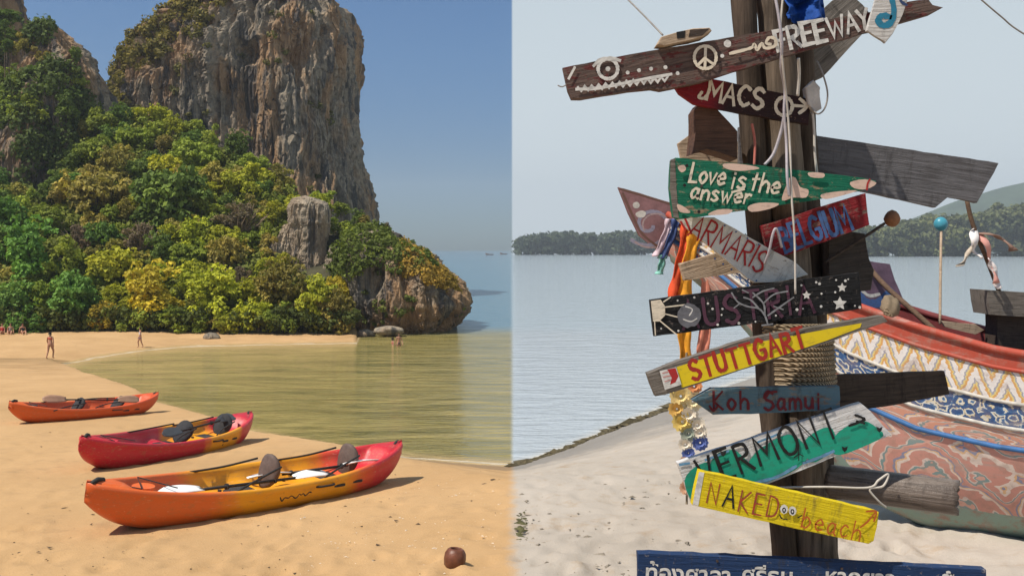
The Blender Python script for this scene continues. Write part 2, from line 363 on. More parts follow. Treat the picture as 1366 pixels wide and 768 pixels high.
# ------------------------------------------------------------------ foliage
def leaf_mesh(name, ctr, nrm, size, val, aspect=1.5):
    n = len(ctr); nrm = nrm / np.maximum(np.linalg.norm(nrm, axis=1, keepdims=True), 1e-6)
    r = rng.normal(size=(n, 3)); u = np.cross(nrm, r); u /= np.maximum(np.linalg.norm(u, axis=1, keepdims=True), 1e-6); w = np.cross(nrm, u)
    s = np.asarray(size).reshape(-1, 1) * np.ones((n, 1))
    a = ctr - u * s * aspect * .5; c = ctr + u * s * aspect * .5
    b = ctr + w * s * .5 + nrm * s * .15; d = ctr - w * s * .5 + nrm * s * .15
    V = np.stack([a, b, c, d], 1).reshape(-1, 3); Fc = np.arange(4 * n).reshape(-1, 4)
    me = bpy.data.meshes.new(name); me.vertices.add(4 * n); me.vertices.foreach_set('co', V.reshape(-1))
    me.loops.add(4 * n); me.loops.foreach_set('vertex_index', Fc.reshape(-1)); me.polygons.add(n)
    me.polygons.foreach_set('loop_start', np.arange(n) * 4)
    me.update(calc_edges=True)
    me.attributes.new('leafv', 'FLOAT', 'POINT').data.foreach_set('value', np.repeat(np.clip(val, 0, 1), 4)); return me
def crown_mesh(name, nl, n, size, flat=.8, spread=.62, lobe=(.3, .5), low=-.35, puff=(.09, .19)):
    unit = lambda k: (lambda d: d / np.linalg.norm(d, axis=1, keepdims=True))(rng.normal(size=(k, 3)))
    lc = unit(nl) * rng.uniform(.3, 1.1, (nl, 1)) ** .6 * spread
    lc[:, 2] = np.where(lc[:, 2] < low, -lc[:, 2] * .5, lc[:, 2]) * flat; lr = rng.uniform(*lobe, nl)
    npf = 170; li = rng.choice(nl, npf, p=lr ** 2 / (lr ** 2).sum()); pd = unit(npf); pd[:, 2] = np.where(rng.random(npf) < .6, np.abs(pd[:, 2]), pd[:, 2])
    pc = lc[li] + pd * (lr[li] * rng.uniform(.6, 1.12, npf))[:, None]; pr = rng.uniform(*puff, npf); tone = rng.uniform(.2, .8, nl)[li] * .7 + rng.uniform(0, .3, npf)
    k = rng.choice(npf, n, p=pr ** 2 / (pr ** 2).sum()); dv = unit(n); dv[:, 2] = np.where(rng.random(n) < .65, np.abs(dv[:, 2]), dv[:, 2])
    c = pc[k] + dv * (pr[k] * rng.uniform(.7, 1.1, n))[:, None] * np.array([1, 1, .75])
    return leaf_mesh(name, c, dv + np.array([0, 0, .25]) + rng.normal(size=(n, 3)) * .5, size * rng.uniform(.6, 1.4, n), tone[k] * .72 + rng.uniform(0, .32, n))
CROWNS = [crown_mesh('crown_dense', 9, 3400, .085), crown_mesh('crown_bushy', 13, 3400, .08, .95, .75, (.2, .42)), crown_mesh('crown_round', 7, 3200, .09, .75, .5, (.38, .6)),
          crown_mesh('crown_loose', 11, 2000, .085, .9, .85, (.16, .36), puff=(.07, .15)), crown_mesh('crown_tall', 10, 3200, .085, 1.4, .55, (.24, .42), -.9), crown_mesh('crown_broad', 12, 3300, .08, .55, .85, (.2, .4))]
def branch_mesh(name, n=60, seed=1):
    rr = random.Random(seed); bm = bmesh.new()
    for i in range(n):
        a = rr.uniform(0, 6.28); e = rr.uniform(.1, 1.4); L = rr.uniform(.6, 1.05)
        d = Vector((math.cos(a) * math.cos(e), math.sin(a) * math.cos(e), math.sin(e) * .9 - .1)); k = rr.uniform(.1, .45)
        s = Vector((0, 0, -.5)).lerp(d * .6, k); m = s.lerp(d * L, .5) + Vector((rr.uniform(-.1, .1), rr.uniform(-.1, .1), rr.uniform(-.05, .1)))
        tube([s, m, d * L], .02, 4, [.03, .018, .006], bm)
    return bm_done(bm, name)
BRANCH = branch_mesh('bare_branches'); BRANCHM = plain('dry_twigs', (.28, .2, .13), .9, .3, 4, 0)
TW = bm_done(tube([(0, 0, 0), (.02, 0, .5), (-.01, .02, 1)], .05, 7, [.075, .05, .03]), 'trunk')
for c in CROWNS: c.materials.append(LEAF)
TW.materials.append(BARK); BRANCH.materials.append(BRANCHM)
KIND = {'green': ((.23, .275, .038), 'mid green'), 'bright': ((.36, .365, .032), 'bright lime green'), 'dark': ((.12, .17, .034), 'dark green'), 'olive': ((.30, .25, .06), 'dull olive brown'),
        'yellow': ((.43, .34, .035), 'golden yellow'), 'fresh': ((.125, .225, .045), 'fresh blue-green'), 'bare': ((.17, .125, .08), 'half bare grey-brown')}
SHAPE = ['dense', 'bushy', 'rounded', 'loose leafed', 'tall', 'broad']
def zone_of(px, py):
    if py > 395: return 'along the back of the far beach'
    if px > 455: return 'on the ridge of the headland'
    if px > 345 and py > 235: return 'beside the pale rock column'
    if py < 235 and px > 140: return 'just under the tower wall'
    if px < 140: return 'below the rounded peak'
    return 'midway up the jungle slope'
ntree = 0
def tree(px, py, r, kind, crown=None, d=None, flat=1.0, zone=None):
    global ntree
    ntree += 1
    d = d or hill_d(px, py + r * .55); rm = r / F * d; c = P(px, py, d); gzv = min(hill_z(px, d), c.z - rm * .4) - .2
    crown = random.randrange(len(CROWNS)) if crown is None else crown; col, lab = KIND[kind]; lab = ('large ' if r > 29 else 'small ' if r < 17 else '') + SHAPE[crown] + ' ' + lab + ' tree ' + (zone or zone_of(px, py))
    t = empty('jungle_tree', (c.x, c.y, gzv), lab, 'tree', lab)
    tr = obj('trunk', TW, None, t); tr.scale = (rm * 1.0, rm * 1.0, max(c.z - gzv, .5) + rm * .2); tr.rotation_euler.z = random.uniform(0, 6)
    o = obj('crown', CROWNS[crown], None, t)
    o.location = (0, 0, c.z - gzv); o.scale = (rm * 1.1 * random.uniform(.85, 1.25), rm * 1.1, rm * 1.15 * random.uniform(.85, 1.3)); o.rotation_euler.x = random.uniform(-.2, .2); o.rotation_euler.y = random.uniform(-.2, .2); o.rotation_euler.z = random.uniform(0, 6.28)
    j = random.uniform(.8, 1.22); o.color = (col[0] * j, col[1] * j * random.uniform(.93, 1.07), col[2] * j, 1)
    if kind == 'bare':
        o.scale = (rm * .9, rm * .9, rm * .8); o.data = CROWNS[3]
        b = obj('branches', BRANCH, None, t); b.location = o.location; b.scale = (rm * 1.15,) * 3; b.rotation_euler.z = random.uniform(0, 6)
    return t
BIG = [(235, 272, 46, 'dark', 2), (130, 262, 42, 'olive', 0), (105, 322, 27, 'bare', 3), (190, 322, 30, 'bare', 3), (322, 298, 34, 'bare', 3), (205, 402, 42, 'yellow', 1),
       (292, 402, 40, 'bright', 1), (40, 345, 46, 'fresh', 1), (25, 405, 36, 'fresh', 0), (95, 415, 36, 'fresh', 1), (150, 360, 38, 'bright', 0), (378, 395, 38, 'olive', 1), (345, 425, 28, 'bright', 0),
       (255, 215, 32, 'green', 2), (130, 205, 30, 'green', 2), (178, 190, 24, 'green', 0), (330, 245, 32, 'bright', 5), (305, 345, 32, 'olive', 0), (420, 415, 32, 'bright', 1), (445, 425, 26, 'olive', 1),
       (60, 400, 30, 'green', 0), (140, 425, 22, 'yellow', 1), (250, 345, 30, 'green', 0), (200, 260, 22, 'dark', 0), (180, 230, 22, 'dark', 2), (0, 300, 34, 'fresh', 1), (70, 300, 28, 'green', 2)]
for b in BIG: tree(b[0], b[1], b[2], b[3], b[4])
placed = [(b[0], b[1], b[2]) for b in BIG]
for i in range(2600):
    px, py = random.uniform(-60, 520), random.uniform(150, 436); r = random.uniform(15, 27)
    yc = np.interp(px, CREST[:, 0], CREST[:, 1])
    if py - r * .6 < yc - 12: continue
    if 380 < px < 484 and py > 285: 
        if py < 388: continue
    if px > 462 and py > 345: continue
    if px > 490 : continue
    if any((px - a) ** 2 + ((py - b) * 1.25) ** 2 < (.55 * (r + c)) ** 2 for a, b, c in placed): continue
    placed.append((px, py, r)); u = random.random()
    if py > 380: k = 'fresh' if px < 130 else ('bright' if u < .5 else 'yellow' if u < .65 else 'green' if u < .85 else 'olive')
    elif px < 150: k = 'green' if u < .35 else 'dark' if u < .65 else 'fresh' if u < .85 else 'olive'
    else: k = 'bright' if u < .36 else 'green' if u < .62 else 'dark' if u < .78 else 'olive' if u < .95 else 'bare'
    tree(px, py, r, k)
# trees on the headland ridge
for (px, py, r, k) in [(505, 318, 15, 'olive'), (520, 330, 16, 'green'), (545, 333, 15, 'dark'), (566, 343, 12, 'dark'), (535, 352, 17, 'green'), (505, 345, 18, 'green'), (480, 320, 17, 'dark'), (475, 355, 16, 'bright'), (500, 368, 17, 'bright'), (520, 368, 14, 'bright'), (462, 318, 16, 'green'), (445, 305, 15, 'green'), (575, 352, 10, 'dark'), (488, 300, 12, 'olive'), (516, 303, 8, 'bare'), (455, 280, 14, 'green'), (430, 265, 14, 'green'), (475, 296, 13, 'dark')]:
    tree(px, py, r, k, None, 81.5 if py > 340 else 86 if px > 495 else None)
# undergrowth and cliff shrubs: uncountable masses
def clumps(ctrs, rads, per, size, name, col, label, tone=None):
    n = len(ctrs); ci = np.repeat(np.arange(n), per); m = n * per
    dv = rng.normal(size=(m, 3)); dv /= np.linalg.norm(dv, axis=1, keepdims=True)
    p = ctrs[ci] + dv * (rads[ci] * rng.uniform(.45, 1.05, m))[:, None] * np.array([1, 1, .8]); t = rng.uniform(.1, .75, n)
    if tone is not None: t = tone
    me = leaf_mesh(name, p, dv + rng.normal(size=(m, 3)) * .6 + np.array([0, 0, .3]), size * rng.uniform(.6, 1.4, m), t[ci] * .7 + rng.uniform(0, .35, m))
    o = obj(name, me, LEAF, label=label, kind='stuff', cat='shrubs'); o.color = (*col, 1); return o
n = 1500; px = rng.uniform(-150, 505, n); yc = np.interp(px, CREST[:, 0], CREST[:, 1]); py = yc + 8 + (430 - yc) * rng.random(n) ** 1.1
ok = ~((px > 380) & (px < 486) & (py > 268) & (py < 380)) & ~((px > 470) & (py > 340)); px, py = px[ok], py[ok]
d = hill_d(0, py); clumps(np.stack([(px - 683) / F * d, d, (HY - py) / F * d + .3], -1), rng.uniform(.6, 1.4, len(px)), 70, .27, 'undergrowth', (.17, .19, .034), 'tangled green undergrowth filling the gaps between slope trees')
n = 120; px = rng.uniform(-120, 478, n); clumps(np.stack([(px - 683) / F * 75.7, np.full(n, 75.7) + rng.uniform(-.2, .8, n), rng.uniform(-6.2, -5.0, n)], -1), rng.uniform(.35, .8, n), 60, .2, 'shoreline_shrubs', (.10, .12, .028), 'low shady shrubs along the back of the far beach')
def lump_shrubs(o, n, maskf, r, col, name, label, per=55, size=.3):
    V = LUMP[o.name]; nz, na = V.shape[:2]
    i = rng.integers(0, nz, n * 8); j = rng.integers(0, int(na * .86), n * 8); p = V[i, j]
    pxx = 683 + F * p[:, 0] / p[:, 1]; pyy = HY - F * p[:, 2] / p[:, 1]
    nn = fbm(p * .22 + 5, 3); ok = maskf(pxx, pyy, nn) & (p[:, 1] < V[..., 1].mean() + 1.0); p = p[ok][:n]
    clumps(p, rng.uniform(.6, 1.3, len(p)) * r, per, size, name, col, label)
lump_shrubs(cliffB2, 700, lambda x, y, n: (n > -.07) & ~((x > 55) & (x < 84) & (y > 150) & (y < 290) & (n < .1)), 1.2, (.10, .135, .034), 'cliff_shrubs', 'dark green creepers and shrubs clothing the rounded peak', 64, .34)
lump_shrubs(cliffB1, 600, lambda x, y, n: n > -.05, 1.25, (.135, .15, .04), 'cliff_shrubs', 'olive creepers hanging on the cliff cut by the picture edge', 64, .34)
lump_shrubs(towerA, 330, lambda x, y, n: (y < 112 - (x - 172) * .9 + n * 90) & (n > -.2), .95, (.19, .155, .038), 'cliff_shrubs', 'dry yellowish shrubs on the sloping shoulder of the tall tower', 60, .36)
lump_shrubs(towerA, 70, lambda x, y, n: (n > .12) & (y < 280), .7, (.13, .12, .035), 'cliff_shrubs', 'scattered tufts of shrub clinging to the sheer tower face', 45, .3)
lump_shrubs(headD, 300, lambda x, y, n: (y < 372 + n * 40 + np.clip(x - 545, 0, 90) * .24) & (x > 535), .5, (.36, .235, .045), 'headland_brush', 'dry golden brush covering the top of the headland', 60, .18)
lump_shrubs(headD, 200, lambda x, y, n: (y < 366 + n * 40) & (x < 560), .6, (.12, .15, .028), 'headland_brush', 'green bushes mixed in the golden headland brush', 60, .2)
lump_shrubs(headD, 60, lambda x, y, n: (n > .06) & (y > 385) & (y < 430), .42, (.11, .13, .03), 'headland_brush', 'small green tufts on the headland rock face', 50, .16)
def lump_pt(o, px, py):
    V = LUMP[o.name].reshape(-1, 3); V = V[V[:, 1] < V[:, 1].mean()]; e = (683 + F * V[:, 0] / V[:, 1] - px) ** 2 + (HY - F * V[:, 2] / V[:, 1] - py) ** 2; k = np.argsort(e)[:12]; return float(V[k, 1].min())
for o_, n_, f_ in ((cliffB2, 17, lambda: (random.uniform(5, 143), random.uniform(30, 235))), (cliffB1, 8, lambda: (random.uniform(-20, 24), random.uniform(15, 230)))):
    got = []
    for i in range(400):
        px, py = f_(); r = random.uniform(10, 19)
        if len(got) >= n_: break
        if py < np.interp(px, [-30, 20, 40, 70, 100, 130, 143], [0, 5, 66, 46, 64, 98, 128]) + 4 or (52 < px < 86 and py > 150): continue
        if any((px - a) ** 2 + (py - b) ** 2 < (.7 * (r + c)) ** 2 for a, b, c in got): continue
        got.append((px, py, r)); u = random.random(); tree(px, py, r, 'dark' if u < .4 else 'green' if u < .75 else 'olive', None, lump_pt(o_, px, py) - .3, zone='clinging to the overgrown cliff')
# boulders at the foot of the slope
def rock_mesh(name, seed, sx=1, sy=1, sz=1, sub=3, rough=.35):
    bm = bmesh.new(); bmesh.ops.create_icosphere(bm, subdivisions=sub, radius=1)
    co = np.array([v.co for v in bm.verts]); n = fbm(co * 1.3 + seed * 9.1, 4)
    for v, k in zip(bm.verts, n): v.co = Vector((v.co.x * sx, v.co.y * sy, v.co.z * sz)) * (1 + k * rough * 2.4)
    return bm_done(bm, name)
for i, (px, py, r, lab) in enumerate([(488, 449, 9, 'brown boulder at the mouth of the dark sea cave'), (520, 446, 14, 'long pale slab of rock lying under the headland overhang'), (282, 453, 9, 'dark rounded boulder on the far beach edge')]):
    d = 76.5 if px > 470 else 73.2; c = P(px, py, d); rm = r / F * d
    obj('boulder', rock_mesh('boulder', i, rm * 1.3, rm, rm * (.45 if i == 1 else .8)), ROCKP if i in (1, 4) else ROCK, label=lab, cat='boulder', group='boulders below the slope', loc=(c.x, c.y, -ZS + rm * .25 + (.25 if i == 1 else .08)), smooth=True)

# ------------------------------------------------------------------ far shore on the pale side
def far_wood(name, prof, d0, d1, n, rad, col, label):
    pr = np.array(prof, float); px = rng.uniform(pr[0, 0], pr[-1, 0], n); d = rng.uniform(d0, d1, n); yt = np.interp(px, pr[:, 0], pr[:, 1])
    zt = (HY - yt) / F * d; r = rad * rng.uniform(.4, 1.6, n); k = rng.random(n) ** .6 * (.82 + .36 * (fbm(np.stack([px * .045, px * 0, px * 0], -1), 3) + .5))
    ctr = np.stack([(px - 683) / F * d, d, -ZS + np.maximum(zt + ZS - r, 1) * k], -1)
    o = clumps(ctr, r, 46, rad * .42, name, col, label); o['category'] = 'wood'; return o
far_wood('distant_wood', [(689, 318), (700, 311), (730, 308), (760, 306), (800, 307), (850, 304), (900, 304), (1000, 308), (1100, 304)], 1000, 1080, 1500, 5.0, (.085, .11, .07), 'dark hazy line of trees on the far shore beyond the boat prow')
far_wood('distant_wood', [(1090, 300), (1140, 296), (1180, 300), (1230, 285), (1280, 283), (1330, 272), (1380, 262), (1500, 265), (1700, 270), (1900, 280)], 800, 900, 2200, 6.5, (.13, .145, .06), 'sunlit wooded shore across the bay behind the painted boat')
hx = np.linspace(900, 2300, 90); hv = np.linspace(0, 1, 24); HX, HV = np.meshgrid(hx, hv)
yt = np.interp(hx, [900, 1120, 1200, 1290, 1340, 1380, 1450, 1600, 1900, 2300], [330, 322, 296, 262, 247, 240, 234, 240, 262, 300])
DDh = 1500 + 300 * HV; Zh = -ZS + HV * ((HY - yt)[None] / F * 1800 + ZS) + fbm(np.stack([HX * .02, HV * 4, HX * 0], -1), 4) * 14 * HV; Zh[0] = -9
me = pyd('distant_hill', np.stack([(HX - 683) / F * DDh, DDh, Zh], -1).reshape(-1, 3), grid_faces(24, 90))
obj('distant_hill', me, plain('far_forest', (.05, .075, .045), .95, .4, .03, 0), kind='structure', label='blue hazy hill behind the wooded shore', smooth=True)

# ------------------------------------------------------------------ kayaks
def hull_mat(name, stops, rough=.42):
    m, nt, b = mk(name, rough, .45); v = ocoord(nt); x = nd(nt, 'ShaderNodeSeparateXYZ', {0: v}).outputs
    n = noise(nt, v, 5, 5); n2 = noise(nt, mapping(nt, v, (3, 14, 14)), 2.5, 6, .7)
    f = mth(nt, 'ADD', mth(nt, 'DIVIDE', x[0], 3.9), mth(nt, 'ADD', .5, mth(nt, 'MULTIPLY', mth(nt, 'SUBTRACT', n, .5), .09)))
    c = ramp(nt, f, stops)
    c = mixc(nt, mth(nt, 'MULTIPLY', sstep(nt, n2, .50, .70), .45), c, (.30, .17, .07)); sc1 = noise(nt, mapping(nt, v, (2.2, 30, 46)), 1.6, 5, .7); c = mixc(nt, mth(nt, 'MULTIPLY', sstep(nt, sc1, .60, .68), .5), c, (.72, .45, .30)); c = mixc(nt, mth(nt, 'MULTIPLY', sstep(nt, noise(nt, v, 26, 5, .8), .60, .72), .5), c, (.16, .09, .05))
    low = mth(nt, 'MULTIPLY', sstep(nt, mth(nt, 'ADD', x[2], mth(nt, 'MULTIPLY', n, .12)), .20, .03), .55)
    c = mixc(nt, low, c, mixc(nt, .5, c, (.42, .20, .05)))
    setin(nt, b, 'Base Color', c); setin(nt, b, 'Roughness', mth(nt, 'ADD', .32, mth(nt, 'MULTIPLY', n2, .35)))
    bump(nt, b, n2, .12, .003); return m
def ss(t, a, b):
    t = min(max((t - a) / (b - a), 0), 1); return t * t * (3 - 2 * t)
def kayak_mesh(L, B, Hm, name):
    """sit-on-top hull: local x from bow (-) to stern (+), z up from the sand"""
    bm = bmesh.new(); N = 72; ringv = []
    for i in range(N + 1):
        t = -1 + 2 * i / N; t = math.copysign(abs(t) ** .92, t); x = t * L / 2
        b = B / 2 * max(1 - abs(t) ** (2.3 if t > 0 else 2.1), 0) ** .72 + .012
        sh = Hm + (.17 if t < 0 else .15) * abs(t) ** 2.4
        zk = .31 * max(0, (abs(t) - .64) / .36) ** 2.3
        zk = min(zk, sh - .1)
        rec = ss(1 - abs(t), .17, .26) ; foot = .5 + .5 * math.sin(x * 15)
        dp = rec * (.15 + .035 * foot * ss(.75 - abs(t), 0, .1))
        seat = sum(math.exp(-((t - c) / .09) ** 2) for c in (-.06, .52)); dp -= rec * seat * .03
        wi = max(b - .055, .004); fl = max(wi - .055 * rec - .015, .002)
        hum = .03 * (1 - rec)
        prof = [(0, sh - dp + hum), (fl * .55, sh - dp + hum * .8), (fl, sh - dp + .01 + hum * .3), (wi - .012 * rec, sh - .03 * rec), (wi, sh + .006), (b - .02, sh + .014), (b, sh), (b + .004, sh - .035), (b - .006, sh - .05),
                (b * .985, sh - .11), (b * .95, zk + (sh - zk) * .45), (b * .80, zk + (sh - zk) * .2), (b * .55, zk + .035 * (sh - zk) * 2), (b * .22, zk + .01), (0, zk)]
        if abs(t) > .985: prof = [(p[0] * .6, p[1]) for p in prof]
        full = [(x, y, z) for y, z in prof] + [(x, -y, z) for y, z in prof[-2:0:-1]]
        ringv.append([bm.verts.new(p) for p in full])
    n = len(ringv[0])
    for i in range(N):
        for k in range(n): bm.faces.new((ringv[i][k], ringv[i][(k + 1) % n], ringv[i + 1][(k + 1) % n], ringv[i + 1][k]))
    bm.faces.new(ringv[0]); bm.faces.new(ringv[-1][::-1])
    return bm_done(bm, name)
BLACK = plain('black_webbing', (.022, .021, .02), .7, .4, 30); SEATM = plain('black_seat_fabric', (.03, .03, .032), .85, .4, 20, .5)
BROWNB = plain('brown_nylon', (.10, .068, .055), .7, .35, 14, .3); WHITEP = plain('white_plastic', (.78, .77, .74), .4, .06, 6, .05); GREYB = plain('black_blade_plastic', (.045, .044, .046), .45, .3, 8, .1)
PALEBR = plain('pale_brown_plastic', (.34, .20, .13), .5, .2, 8, .1)
def backrest_mesh(w, h):
    bm = bmesh.new(); vs = []
    for side, off in ((-1, -.022), (1, .022)):
        ring = []
        for k in range(20):
            a = 6.2832 * k / 20; y = math.cos(a) * w / 2 * (1 - .12 * math.sin(a) * -1 * .6); z = math.sin(a) * h / 2
            ring.append(bm.verts.new((off * .55 + .10 * (y / (w / 2)) ** 2 * .35, y, z + h / 2)))
        ring2 = [bm.verts.new((off + .02 * ((v.co.y / (w / 2)) ** 2), v.co.y * .82, (v.co.z - h / 2) * .84 + h / 2)) for v in ring]
        c = bm.verts.new((off * 1.25, 0, h / 2))
        for k in range(20):
            bm.faces.new((ring[k], ring[(k + 1) % 20], ring2[(k + 1) % 20], ring2[k])); bm.faces.new((ring2[k], ring2[(k + 1) % 20], c))
        vs.append(ring)
    for k in range(20): bm.faces.new((vs[0][k], vs[1][k], vs[1][(k + 1) % 20], vs[0][(k + 1) % 20]))
    return bm_done(bm, 'backrest')
def pad_mesh(name, sx, sy, sz):
    bm = bmesh.new(); bmesh.ops.create_cube(bm, size=1)
    for v in bm.verts: v.co = Vector((v.co.x * sx, v.co.y * sy, v.co.z * sz))
    bmesh.ops.bevel(bm, geom=bm.edges[:], offset=min(sx, sy, sz) * .4, segments=3, affect='EDGES')
    return bm_done(bm, name)
def make_kayak(bow_px, stern_px, L, mat, label, seats, backs, bm_mat, B=.86, Hm=.305, roll=9):
    A, S = ground_at(*bow_px), ground_at(*stern_px)
    ex = (S - A).normalized(); nrm = Vector((0, SL, 1)).normalized(); ex = (ex - nrm * ex.dot(nrm)).normalized(); ey = nrm.cross(ex)
    mid = (A + S) / 2; mid.z = gz(mid.x, mid.y)
    t = empty('kayak', mid, label, 'kayak', 'kayaks drawn up on the sand')
    t.matrix_world = Matrix.Translation(mid - nrm * .025) @ Matrix((ex, ey, nrm)).transposed().to_4x4() @ Matrix.Rotation(R(roll), 4, 'X')
    obj('hull', kayak_mesh(L, B, Hm, 'hull'), mat, t, smooth=True)
    for k, (xs, tilt) in enumerate(zip(seats, backs)):
        obj('seat', pad_mesh('seat', .36, .40, .07), SEATM, t, loc=(xs - .17, 0, Hm - .16), smooth=True)
        b = obj('backrest', backrest_mesh(.30, .35), bm_mat, t, loc=(xs, 0, Hm - .13), smooth=True); b.rotation_euler.y = R(tilt)
        for s in (-1, 1):
            c = math.cos(R(tilt)); sn_ = math.sin(R(tilt))
            st = tube_me('strap', catmull([(xs + .28 * sn_, s * .19, Hm - .13 + .26 * c), (xs - .3, s * .27, Hm + .06), (xs - .62, s * (B / 2 - .05), Hm + .015)], 5), .011, 6)
            obj('strap', st, BLACK, t, smooth=True)
    for s in (-1, 1):
        obj('side_handle', tube_me('side_handle', catmull([(.28, s * (B / 2 + .0), Hm - .05), (.32, s * (B / 2 + .035), Hm - .045), (.48, s * (B / 2 + .035), Hm - .045), (.52, s * (B / 2), Hm - .05)], 4), .011, 6), BLACK, t, smooth=True)
    xe = L / 2
    obj('bow_handle', tube_me('bow_handle', [(-xe + .03, -.035, Hm + .175), (-xe + .1, 0, Hm + .19), (-xe + .17, .03, Hm + .17)], .022, 8), BLACK, t, smooth=True)
    obj('stern_handle', tube_me('stern_handle', [(xe - .16, -.03, Hm + .135), (xe - .1, 0, Hm + .15), (xe - .04, .03, Hm + .155)], .02, 8), BLACK, t, smooth=True)
    zz = [(-xe * .86, .07), (-xe * .78, -.16), (-xe * .69, .2), (-xe * .62, -.23)]
    obj('bungee_cord', tube_me('bungee_cord', [(x, y, Hm + .115 - .05 * (1 - abs(x) / xe) * 2 + .012) for x, y in zz], .006, 5), BLACK, t)
    obj('hatch_lid', tube_me('hatch_lid', [(-xe * .72, 0, Hm + .045), (-xe * .72, 0, Hm + .075)], .10, 20), BLACK if L < 3.5 else mat, t)
    for xx in (-.75, -.45, .35, .65):
        for s in (-.16, .16): obj('scupper_hole', tube_me('scupper_hole', [(xx, s, Hm - .19), (xx, s, Hm - .135)], .02, 10), BLACK, t)
    for s in (-1, 1):      # moulded slots along the rail
        for xx in (.62, .9): obj('drain_slot', pad_mesh('drain_slot', .16, .012, .028), BLACK if False else SEATM, t, loc=(xx, s * (B / 2 * (1 - (abs(xx) * 2 / L) ** 2.3) ** .72 + .008), Hm - .085))
    return t
orange, red, yellow = (.62, .105, .018), (.52, .016, .028), (.72, .30, .006)
K1 = make_kayak((148, 706), (507, 641), 3.92, hull_mat('kayak_orange_yellow_red', [(0, orange), (.27, (.66, .13, .02)), (.35, yellow), (.68, yellow), (.76, (.60, .07, .022)), (.83, red), (1, (.45, .015, .025))]), 'orange, yellow and red kayak with white paddles and brown backrests', (-.05, 1.05), (10, 8), BROWNB)
K2 = make_kayak((122, 627), (316, 588), 3.85, hull_mat('kayak_red_yellow', [(0, (.5, .014, .03)), (.52, (.48, .014, .035)), (.57, yellow), (.76, yellow), (.80, red), (1, (.40, .014, .035))]), 'crimson kayak with a yellow band towards the stern and black paddles', (.05, 1.05), (28, 22), SEATM)
def scribble(K, x0, x1, y, z, mat, h=.05):
    p = [(x0 + (x1 - x0) * i / 15, y, z + random.uniform(-h, h) * .5) for i in range(16)]; obj('side_lettering', tube_me('side_lettering', catmull(p, 3), .007, 5), mat, K)
scribble(K1, -.18, .22, -.432, .195, BLACK); scribble(K2, .35, .6, -.405, .185, BLACK)
K3 = make_kayak((29, 563), (192, 549), 3.35, hull_mat('kayak_orange', [(0, orange), (1, (.58, .075, .02))]), 'plain orange kayak drawn up nearest the waterline', (-.35, .55), (35, 42), SEATM, B=.8, Hm=.27)
def paddle(K, p0, p1, roll, blade, shaft, label, L=2.15):
    """double-bladed paddle, p0-p1 in the kayak's own coordinates"""
    M_ = K.matrix_world; a, b = Vector(p0), Vector(p1); mid = (a + b) / 2; ex = (b - a).normalized(); up = Vector((0, 0, 1)); ey = up.cross(ex).normalized(); ez = ex.cross(ey)
    q = Matrix.Rotation(roll, 3, ex); ey, ez = q @ ey, q @ ez
    t = empty('paddle', (0, 0, 0), label, 'paddle', 'paddles lying on the kayaks'); t.matrix_world = M_ @ Matrix.Translation(mid) @ Matrix((ex, ey, ez)).transposed().to_4x4()
    h = (b - a).length / 2
    obj('shaft', tube_me('shaft', [(-h + .38, 0, 0), (0, 0, 0), (h - .38, 0, 0)], .015, 10), shaft, t, smooth=True)
    for s in (-1, 1):
        bm = bmesh.new(); n = 10; top = []; bot = []
        for i in range(n + 1):
            u = i / n; w = .085 * math.sin(math.pi * min(u * .62 + .12, 1)) ** .6 * (1 - max(0, u - .8) * 2.4); x = s * (h - .46 + .46 * u); cz = .02 * math.sin(u * 3)
            top.append([bm.verts.new((x, y * w, cz + .006 * (1 - abs(y)) + .004 + .012 * y * y)) for y in (-1, -.5, 0, .5, 1)]); bot.append([bm.verts.new((x, y * w, cz - .004 + .012 * y * y)) for y in (-1, -.5, 0, .5, 1)])
        for i in range(n):
            for k in range(4):
                bm.faces.new((top[i][k], top[i][k + 1], top[i + 1][k + 1], top[i + 1][k])); bm.faces.new((bot[i][k], bot[i + 1][k], bot[i + 1][k + 1], bot[i][k + 1]))
            bm.faces.new((top[i][0], top[i + 1][0], bot[i + 1][0], bot[i][0])); bm.faces.new((top[i][4], bot[i][4], bot[i + 1][4], top[i + 1][4]))
        for r_ in (0, n):
            for k in range(4): bm.faces.new((top[r_][k], top[r_][k + 1], bot[r_][k + 1], bot[r_][k]))
        obj('blade', bm_done(bm, 'blade'), blade, t, smooth=True)
    for x in (-.3, .3): obj('drip_ring', tube_me('drip_ring', [(x, 0, 0), (x + .02, 0, 0)], .03, 10), BLACK, t)
    return t
paddle(K1, (-1.35, -.16, .33), (.72, -.10, .25), .15, WHITEP, BLACK, 'white-bladed paddle lying along the bow of the orange and yellow kayak')
paddle(K1, (-.15, .12, .25), (1.35, -.22, .35), -.25, WHITEP, BLACK, 'white-bladed paddle behind the seat towards the red stern')
paddle(K2, (-.55, -.18, .38), (1.45, .02, .42), .5, GREYB, BLACK, 'black-bladed paddle lying across the crimson kayak')
paddle(K3, (-.95, .10, .42), (1.0, -.25, .36), .9, PALEBR, BLACK, 'brown-bladed paddle resting over the plain orange kayak')
